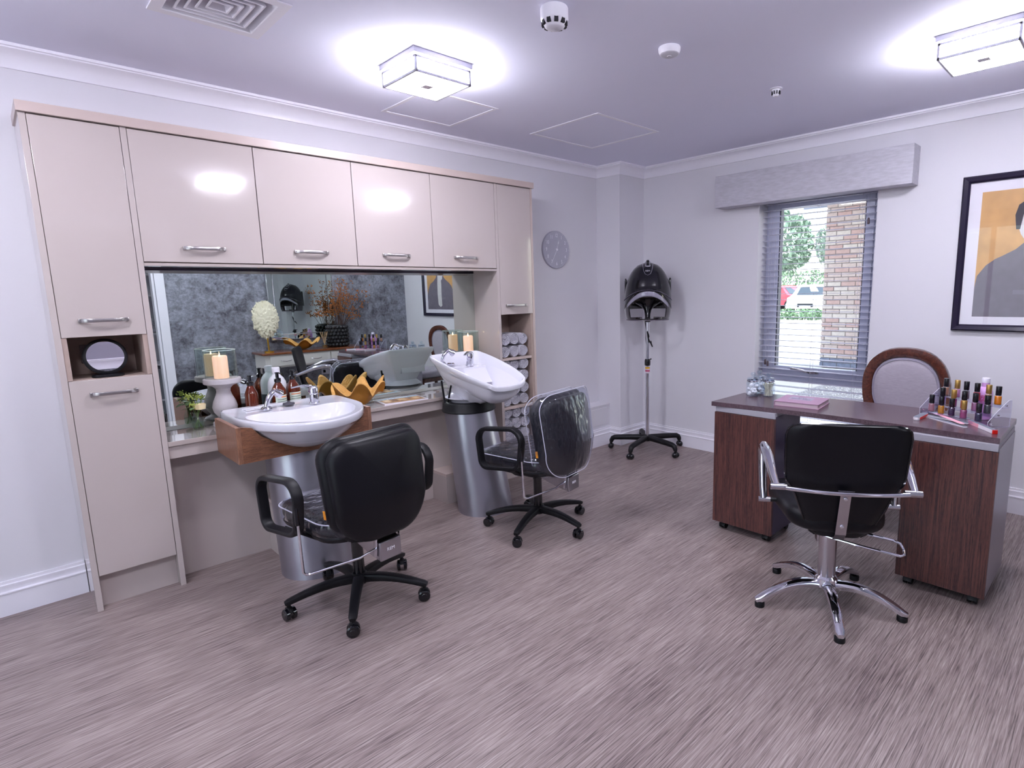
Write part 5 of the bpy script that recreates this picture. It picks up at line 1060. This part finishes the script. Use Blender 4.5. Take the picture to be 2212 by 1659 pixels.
# ------------------------------------------------------------------ gold clam-shell bowls
GOLD_O = mat('shell_gold_outer', 'b07a2c', .38, .45, bump=.05, bscale=40); GOLD_I = mat('shell_gold_inner', 'd6a45c', .55, .25, bump=.8, bscale=90)
def clam(x, y, z, rz, sx, sy, h, label, seed=1):
    t = thing('clam_bowl', label, 'bowl', (x, y, z), rz); n = 144; lob = 5.5
    def P(u, j, off):
        a = 2*pi*j/n; w = sin(lob*2*a*.5*2/2+seed)*1.0
        fold = sin(6*a+seed+.9*sin(a))*.8+.3*sin(3*a+seed*2)
        r_ = (.16+.84*u**.8)*(1+.17*u**2*fold); zz = h*(sin(u*1.40)**1.25)*(.74+.27*sin(6*a+seed+.9*sin(a)+.6)*u**1.6+.08*sin(2*a+.6)*u)+.004
        return Vector((r_*sx*cos(a), r_*sy*sin(a), zz+off*(1 if u > .1 else 1)))
    q = MB(); rs = [[P(k/12, j, 0) for j in range(n)] for k in range(13)]; q.rings(rs, cap1=False); q.build('shell_outside', GOLD_O, t, angle=80)
    q = MB(); ri = []
    for k in range(12, -1, -1):
        ri.append([Vector((p.x*.965, p.y*.965, p.z+.006)) for p in (P(k/12, j, 0) for j in range(n))])
    ri = [[P(1, j, 0) for j in range(n)], [P(1, j, 0)*1.0+Vector((0, 0, .006)) for j in range(n)]]+ri
    q.rings(ri, cap0=False); q.build('shell_inside', GOLD_I, t, angle=80); return t
clam(1.512, 3.262, WT, radians(8), .162, .110, .150, 'gold scalloped clam-shell bowl on the worktop between the basins', .6)
# ------------------------------------------------------------------ magazines
c = [hz(838, 845), hz(896, 841), hz(917, 860), hz(847, 877)]
def wp(x, y, zz):
    d = fw*F_PX + rr*(x-PX) - uu*(y-PY); k = (zz-CAM_H)/d.z; return Vector((d.x*k, d.y*k))
t = thing('magazine', 'thin magazine with a city photo cover on the worktop by the gold bowl', 'magazine', (1.775, 3.245, WT), radians(-6)); mw, mh = .142, .10
MB().box((-mw, -mh*.9, 0), (mw, mh*.9, .006), .0005).build('pages', EMW, t); PC = mat('cover_white', 'dcdbe4', .3, coat=.5)
cv = MB().box((-mw, -mh*.9, .006), (mw, mh*.9, .0068), .0002).build('cover', PC, t)
MB().box((-mw+.015, .045, .0068), (mw-.012, .078, .0071)).build('cover_sky', mat('cover_blue', '9fc3d6', .3, coat=.5), cv); MB().box((-mw+.015, -.075, .0068), (mw-.012, .044, .0071)).build('cover_photo', mat('cover_photo', 'b8824a', .3, var=.6, vscale=40, coat=.5), cv)
for k, (a, b_) in enumerate(((-.11, -.07), (-.055, -.04), (-.02, .03), (.045, .06), (.08, .115))): MB().box((a, -.03+.01*(k % 2), .0071), (b_, .035-.008*(k % 3), .0074)).build('cover_building', mat('cover_dark', '6b5a58', .3) if k % 2 else mat('cover_cream', 'e3c79a', .3), cv)
text('cover_title', 'LONDON', .03, mat('cover_title', 'e8f0f4', .4), Matrix.Translation((0, .061, .0072)), cv, .0002)
# ------------------------------------------------------------------ far side of the room (seen in the mirror)
SBX0, SBX1, SBY0, SBY1, SBZ = 2.16, 3.32, YR+.006, -.14, .735
t = thing('sideboard', 'cream two-drawer console table with polished brown top, seen in the mirror', 'sideboard', ((SBX0+SBX1)/2, (SBY0+SBY1)/2, 0)); OS = Vector(((SBX0+SBX1)/2, (SBY0+SBY1)/2, 0))
def LS(*p): return Vector(p)-OS
CREAM = mat('cream_paint', 'cfcbc6', .4); SBT = wood('console_top', '5a2a17', '94552f', (1.5, 14, 14), .2, .5)
MB().box(LS(SBX0-.02, SBY0, SBZ-.024), LS(SBX1+.02, SBY1+.02, SBZ), .005).build('console_top', SBT, t)
MB().box(LS(SBX0+.01, SBY0+.004, SBZ-.175), LS(SBX1-.01, SBY1-.004, SBZ-.0245), .002).build('carcass', CREAM, t)
nd = 3
for i in range(nd):
    a = SBX0+.06+(SBX1-SBX0-.12)*i/nd+.006; c_ = SBX0+.06+(SBX1-SBX0-.12)*(i+1)/nd-.006
    d_ = MB().box(LS(a, SBY1-.004, SBZ-.158), LS(c_, SBY1+.008, SBZ-.040), .002).build('drawer', CREAM, t)
    m_ = (a+c_)/2; MB().tube([LS(m_-.06, SBY1+.008, SBZ-.095), LS(m_-.045, SBY1+.028, SBZ-.10), LS(m_, SBY1+.034, SBZ-.105), LS(m_+.045, SBY1+.028, SBZ-.10), LS(m_+.06, SBY1+.008, SBZ-.095)], .004, 8).build('drawer_pull', SATIN, d_)
for x_ in (SBX0+.035, SBX1-.035):
    for y_ in (SBY0+.035, SBY1-.035): MB().box(LS(x_-.026, y_-.026, 0), LS(x_+.026, y_+.026, SBZ-.0245), .003).build('leg', CREAM, t)
# bubble vase with dried stems
VX, VY = 3.10, -.33; t = thing('bobble_vase', 'matt black bobble vase holding dried copper seed stems on the console', 'vase', (VX, VY, SBZ)); BLKM = mat('vase_matt_black', '1c1b20', .45)
vb = MB().lathe([(.10, 0), (.112, .004), (.118, .02), (.118, .26), (.110, .275), (.095, .275), (.095, .26), (.0, .05)], n=40).build('vase_body', BLKM, t)
q = MB()
for r_ in range(6):
    for j in range(18):
        a = 2*pi*(j+.5*(r_ % 2))/18; q.sphere((.118*cos(a), .118*sin(a), .028+.043*r_), .021, 12, 8)
q.build('bobbles', BLKM, t, kind='stuff')
random.seed(21); COP = mat('copper_seed', 'a8642c', .3, .35, coat=.3); TWG = mat('twig_brown', '4a3226', .7)
st = MB(); bl = MB(); pos = []
for i in range(26):
    a = random.uniform(0, 2*pi); sp_ = random.uniform(.05, .42); H_ = random.uniform(.50, .98)-sp_*.45; base = Vector((.06*cos(a), .06*sin(a), .20)); top = Vector((sp_*cos(a)*1.0, sp_*sin(a)*.45, H_)); mid = base.lerp(top, .45)+Vector((0, 0, .05)); pts = [base, base.lerp(mid, .5), mid, mid.lerp(top, .5)+Vector((random.gauss(0, .01), random.gauss(0, .01), 0)), top]; st.tube(pts, [.0028, .0025, .002, .0016, .0012], 5)
    for k in range(16):
        u = random.uniform(.32, 1.0); p_ = mid.lerp(top, max(0, (u-.3)/.7)); d = Vector((random.gauss(0, .04), random.gauss(0, .03), random.gauss(.015, .025))); st.tube([p_, p_+d], .0008, 4)
        for m_ in range(2): bl.sphere(p_+d+Vector((random.gauss(0, .008), random.gauss(0, .008), random.gauss(0, .008))), random.uniform(.005, .009), 7, 5)
st.build('dried_stems', TWG, t, kind='stuff'); bl.build('seed_heads', COP, t, kind='stuff')
clam(2.66, -.30, SBZ, radians(-5), .20, .12, .125, 'gold clam-shell bowl on the console, seen in the mirror', 2.0)
# coral on a stand
t = thing('coral_ornament', 'cream coral ornament on a thin gold rod on the console, seen in the mirror', 'ornament', (2.265, -.28, SBZ)); MB().lathe([(.05, 0), (.05, .012), (.01, .016)], n=28).build('base', mat('brass', 'c99a3c', .3, .9), t); MB().cyl((0, 0, .012), (-.005, 0, .20), .009, .009, 12).build('rod', mat('brass', 'c99a3c', .3, .9), t)
q = MB(); random.seed(5); n_, m_ = 72, 44; rs = []
for i in range(1, m_):
    rg = []
    for j in range(n_):
        th = pi*i/m_; a = 2*pi*j/n_; r_ = 1+.16*noise.noise(Vector((sin(th)*cos(a)*6, sin(th)*sin(a)*6, cos(th)*6)))+.10*random.uniform(-1, 1)
        rg.append((-.005+.135*r_*sin(th)*cos(a)*(1+.12*cos(th)*-1), .045*r_*sin(th)*sin(a), .375-.20*r_*cos(th)))
    rs.append(rg)
q.rings(rs); q.build('coral', mat('coral_cream', 'e6dfc6', .85), t, angle=5)
t = thing('reed_diffuser', 'small glass reed diffuser beside the bobble vase, seen in the mirror', 'diffuser', (2.885, -.22, SBZ)); MB().lathe([(.026, 0), (.028, .004), (.028, .055), (.012, .068), (.012, .085), (.014, .088)], n=24, caps=False).build('bottle', GLASS, t); MB().lathe([(0, .004), (.026, .005), (.026, .04), (0, .0405)], n=20).build('oil', mat('oil_amber', 'a97a4a', .1, trans=.6), t)
for k in range(8): a = 2*pi*k/8; MB().cyl((-.010*cos(a), -.01*sin(a), .008), (.045*cos(a), .030*sin(a), .20), .0016, .0016, 6).build('reed', mat('reed_tan', 'c9a77c', .8), t)
# wall mirror above the console
t = thing('framed_wall_mirror', 'large mirror with beaded silver frame above the console, seen in the mirror', 'mirror', (2.76, YR, 1.38)); MX, MZ = .39, .53
q = MB(); q.box((-MX, .002, -MZ), (MX, .012, MZ)); q.build('backing', mat('mirror_back', '8d8f96', .5), t); MB().box((-MX+.07, .0125, -MZ+.07), (MX-.07, .0165, MZ-.07)).build('mirror_glass', MIRROR, t)
for a, b_ in (((-MX, -MZ), (MX, -MZ+.066)), ((-MX, MZ-.066), (MX, MZ)), ((-MX, -MZ+.066), (-MX+.066, MZ-.066)), ((MX-.066, -MZ+.066), (MX, MZ-.066))): MB().box((a[0], .0125, a[1]), (b_[0], .022, b_[1]), .004).build('mirror_border', MIRROR, t)
q = MB()
def beads(a, b_):
    d = Vector(b_)-Vector(a); n_ = int(d.length/.012)
    for i in range(n_+1): p_ = Vector(a)+d*i/n_; q.sphere((p_.x, .024, p_.y), .005, 6, 4)
for k in (0.0, .064):
    x_, z_ = MX-.005-k, MZ-.005-k; beads((-x_, -z_), (x_, -z_)); beads((-x_, z_), (x_, z_)); beads((-x_, -z_), (-x_, z_)); beads((x_, -z_), (x_, z_))
q.build('beading', SATIN, t, kind='stuff')
t = thing('double_socket', 'white double socket low on the wallpapered wall, seen in the mirror', 'socket', (3.0, YR, .42)); MB().box((-.073, 0, -.043), (.073, .009, .043), .002).build('socket_plate', SATIN, t); MB().box((-.05, .009, -.02), (-.02, .0105, .015)).build('socket_holes', BLKPL, t)
# store seen through the door opening: shelves with towels
t = thing('store_shelving', 'white shelving unit with folded towels inside the doorway, seen in the mirror', 'shelving', (1.35, YR-.95, 0))
MB().box((-.5, -.2, 0), (-.48, .2, 2.0)).build('upright', PLASTW, t); MB().box((.48, -.2, 0), (.5, .2, 2.0)).build('upright', PLASTW, t)
for z in (.2, .62, .98, 1.42, 1.66, 1.98): MB().box((-.48, -.2, z-.02), (.48, .2, z)).build('shelf', PLASTW, t)
MB().box((-.48, .17, .02), (.0, .19, .56)).build('cupboard_door', mat('store_grey', '8c8f98', .5), t); MB().box((.004, .17, .02), (.48, .19, .56)).build('cupboard_door', mat('store_grey', '8c8f98', .5), t)
k = 0
for row in range(2):
    for j in range(6-row):
        o = towels[k % 4].copy(); C.objects.link(o); o.location = (1.10+.088*j+.044*row, YR-.95-.02+.10, .98+.0425+.078*row); o.rotation_euler = (0, k*.9, pi); tag(o, 'white rolled towel on the store shelving, %s in the %s row' % (('first', 'second', 'third', 'fourth', 'fifth', 'sixth')[j], ('lower', 'upper')[row]), 'towel', 'rolled towels in the store'); k += 1
# ------------------------------------------------------------------ outside the window
PAVE = mat('paving_pale', 'b5b0ad', .9, var=.05, vscale=3); ASPH = mat('asphalt', 'a3a0a0', .95, var=.06, vscale=30)
GZ = 0.0
struct(box('ground', (XB+.25, -25, GZ-.2), (90, 60, GZ-.01), PAVE))
gv = tag(MB().prism([(4.42, -1.5), (4.42, 2.3), (6.3, 3.02), (9.7, 3.05), (9.7, -1.5)], 'z', GZ-.0099, GZ+.004).build('gravel_bed', mat('gravel', '8d898e', .95, var=.5, vscale=45, bump=1.0, bscale=40)), 'strip of pale gravel on the ground outside the window', 'gravel'); gv['kind'] = 'stuff'
random.seed(8); q = MB()
for i in range(5200):
    x_ = random.uniform(4.45, 9.6); y_ = random.uniform(.6, min(3.0, 2.25+(x_-4.42)*.40)); r_ = random.uniform(.010, .022); a = random.uniform(0, 3.1); z_ = GZ+.006
    q.faces([(x_+r_*cos(a), y_+r_*sin(a), z_), (x_-r_*sin(a)*.7, y_+r_*cos(a)*.7, z_), (x_-r_*cos(a), y_-r_*sin(a), z_), (x_+r_*sin(a)*.7, y_-r_*cos(a)*.7, z_), (x_, y_, z_+r_*.8), (x_, y_, z_-.004)], [(0, 1, 4), (1, 2, 4), (2, 3, 4), (3, 0, 4)], False)
pb_ = q.build('pebbles', mat('pebble', 'aaa6aa', .9, var=.55, vscale=60), gv); pb_['kind'] = 'stuff'
# brick pier
PBX, PY0, PY1, PZT = 10.0, 2.62, 3.80, 2.72
t = thing('brick_pier', 'pale buff brick pier outside the window', 'wall', (PBX, (PY0+PY1)/2, GZ)); MB().box((.012, PY0-(PY0+PY1)/2+.012, 0), (.45, (PY1-PY0)/2-.012, PZT-GZ)).build('mortar', mat('mortar', '857d7f', .9), t)
BR = [mat('brick_buff', 'b7a49e', .85, var=.12, vscale=20), mat('brick_pink', 'b3958f', .85, var=.12, vscale=20), mat('brick_pale', 'c0b3ac', .85, var=.12, vscale=20)]; BRB = mat('brick_blue', '6f7488', .8, var=.2, vscale=30)
meshes = {}
def brick(y0, z0, w_, m_, k):
    key = (round(w_, 3), m_.name)
    if key not in meshes:
        o = MB().box((0, -w_/2, 0), (.10, w_/2, .065), .003, 1).build('brick', m_, t); meshes[key] = o.data
    else: o = bpy.data.objects.new('brick', meshes[key]); C.objects.link(o); o.parent = t
    o.location = (random.uniform(-.003, .003), y0+w_/2-(PY0+PY1)/2, z0-GZ); return o
random.seed(9)
for r_ in range(36):
    z_ = GZ+.02+.075*r_; y_ = PY0; first_ = .1025 if r_ % 2 else .215; k = 0
    while y_ < PY1-.03:
        w_ = min(first_ if k == 0 else .215, PY1-y_)
        if w_ > .03: brick(y_, z_, round(w_, 3), BRB if r_ < 2 else random.choice(BR), k)
        y_ += w_+.010; k += 1
# canopy above the window outside
t = thing('entrance_canopy', 'flat white canopy with steel beams outside the window', 'canopy', (8, 2.5, 2.75)); MB().box((-1.6, -3, .12), (2.6, 1.9, .2)).build('roof_panel', PLASTW, t)
for y_ in (-1.2, .2, 1.5): MB().box((-1.6, y_-.05, 0), (2.6, y_+.05, .12)).build('beam', mat('beam_grey', '8f93a6', .5), t)
MB().box((2.5, -3, -.02), (2.6, 1.9, .22)).build('fascia', mat('beam_grey', '8f93a6', .5), t)
# hedge and trees
random.seed(31)
def foliage(name, label, cat, c, s_, n_, col, group=None, trunk=None):
    t = thing(name, label, cat, c, 0, group); q = MB()
    for i in range(n_):
        while True:
            v = Vector((random.uniform(-1, 1), random.uniform(-1, 1), random.uniform(-1, 1)))
            if v.length < 1: break
        v = v.normalized()*random.uniform(.75, 1.0) if random.random() < .8 else v
        p_ = Vector((v.x*s_[0], v.y*s_[1], v.z*s_[2]+s_[2]+(trunk or 0))); r_ = random.uniform(.12, .24)*max(.5, min(s_)*.5); e = Euler((random.uniform(0, 6), random.uniform(0, 6), random.uniform(0, 6))).to_matrix()
        q.faces([p_+e @ Vector(k)*r_ for k in ((1, 0, 0), (0, .6, .1), (-1, 0, 0), (0, -.6, .1))], [(0, 1, 2, 3)], False)
    q.build('foliage', mat('leaves_'+col, col, .8, var=.3, vscale=3), t, kind='stuff')
    if trunk: MB().tube([(0, 0, 0), (.05, 0, trunk*.6), (0, .05, trunk+s_[2])], [.16, .13, .06], 10).build('trunk', mat('bark', '7d746c', .9), t)
foliage('garden_hedge', 'long pale green hedge beyond the parked cars outside', 'hedge', (42, 19, GZ), (1.5, 9, 1.3), 3500, '71876f')
for i, (x_, y_, h_) in enumerate(((46, 15.5, 4.2), (47, 21.5, 5.0), (45, 27.5, 4.4))):
    foliage('garden_tree', ('bare-looking pale tree beyond the hedge, nearest the brick pier', 'tall pale tree beyond the hedge, between two others', 'pale tree beyond the hedge, furthest from the brick pier')[i], 'tree', (x_, y_, GZ), (2.6, 2.6, h_*.55), 1600, '849488' if i != 1 else '7a8f7f', 'trees beyond the parked cars', 2.2)
foliage('border_shrubs', 'low green border planting in front of the parked cars', 'shrubs', (24.5, 10.6, GZ), (.5, 3.0, .22), 900, '6a8468')
# cars
def car(x, y, rz, col, label, glassc='3b4657'):
    t = thing('parked_car', label, 'car', (x, y, GZ), rz); BODY = mat('car_'+col, col, .25, coat=.6); GL = mat('car_glass', '39424f', .1); q = MB()
    prof = [(-2.05, .35), (-2.08, .62), (-1.98, .86), (-1.15, .96), (-.55, 1.36), (.05, 1.47), (.95, 1.45), (1.62, 1.18), (1.98, .98), (2.05, .60), (2.0, .32)]
    rs = []
    for y_, ins_ in ((-.86, .0), (-.84, .0), (-.62, 0), (0, 0), (.62, 0), (.84, 0), (.86, 0)):
        rs.append([(px2*(.985 if abs(y_) > .85 else 1), y_*(1 if z2 < 1.0 else .82), z2*(1.0 if z2 < 1.0 else 1+.02*(1-abs(y_)))) for px2, z2 in prof])
    q.rings(rs); q.build('body', BODY, t, angle=40)
    for s_ in (-1, 1):
        q = MB(); q.prism([(-.98, 1.0), (-.52, 1.31), (.05, 1.41), (.92, 1.39), (1.45, 1.15), (1.5, 1.02)], 'y', s_*.715, s_*.745); w_ = q.build('side_window', GL, t)
        for wx in (-1.28, 1.25):
            q = MB(); q.cyl((wx, s_*.70, .32), (wx, s_*.875, .32), .325, .32, 28); w2_ = q.build('wheel', mat('tyre', '1c1c20', .8), t); q = MB(); q.cyl((wx, s_*.872, .32), (wx, s_*.885, .32), .21, .20, 20); q.build('hubcap', SATIN, w2_)
        MB().sphere((-1.98, s_*.62, .72), .13, 12, 8, (.5, 1.2, .7)).build('headlamp', mat('headlamp', 'e8ecf4', .1), t)
    q = MB(); q.rings([[(-1.12, -.62, .985), (-1.12, .62, .985), (-.56, .56, 1.375), (-.56, -.56, 1.375)], [(-1.10, -.60, .97), (-1.10, .60, .97), (-.54, .54, 1.36), (-.54, -.54, 1.36)]], smooth=False); q.build('windscreen', GL, t)
    MB().box((-2.10, -.35, .42), (-2.06, .35, .60), .02).build('grille', mat('grille_dark', '2a2c33', .4), t); MB().box((-2.115, -.26, .38), (-2.10, .26, .49)).build('number_plate', PLASTW, t)
car(33.6, 14.9, radians(62), 'c8203c', 'red hatchback parked outside, seen through the left of the window'); car(29.5, 11.6, radians(10), 'e6e8ee', 'white car parked outside beside the brick pier')
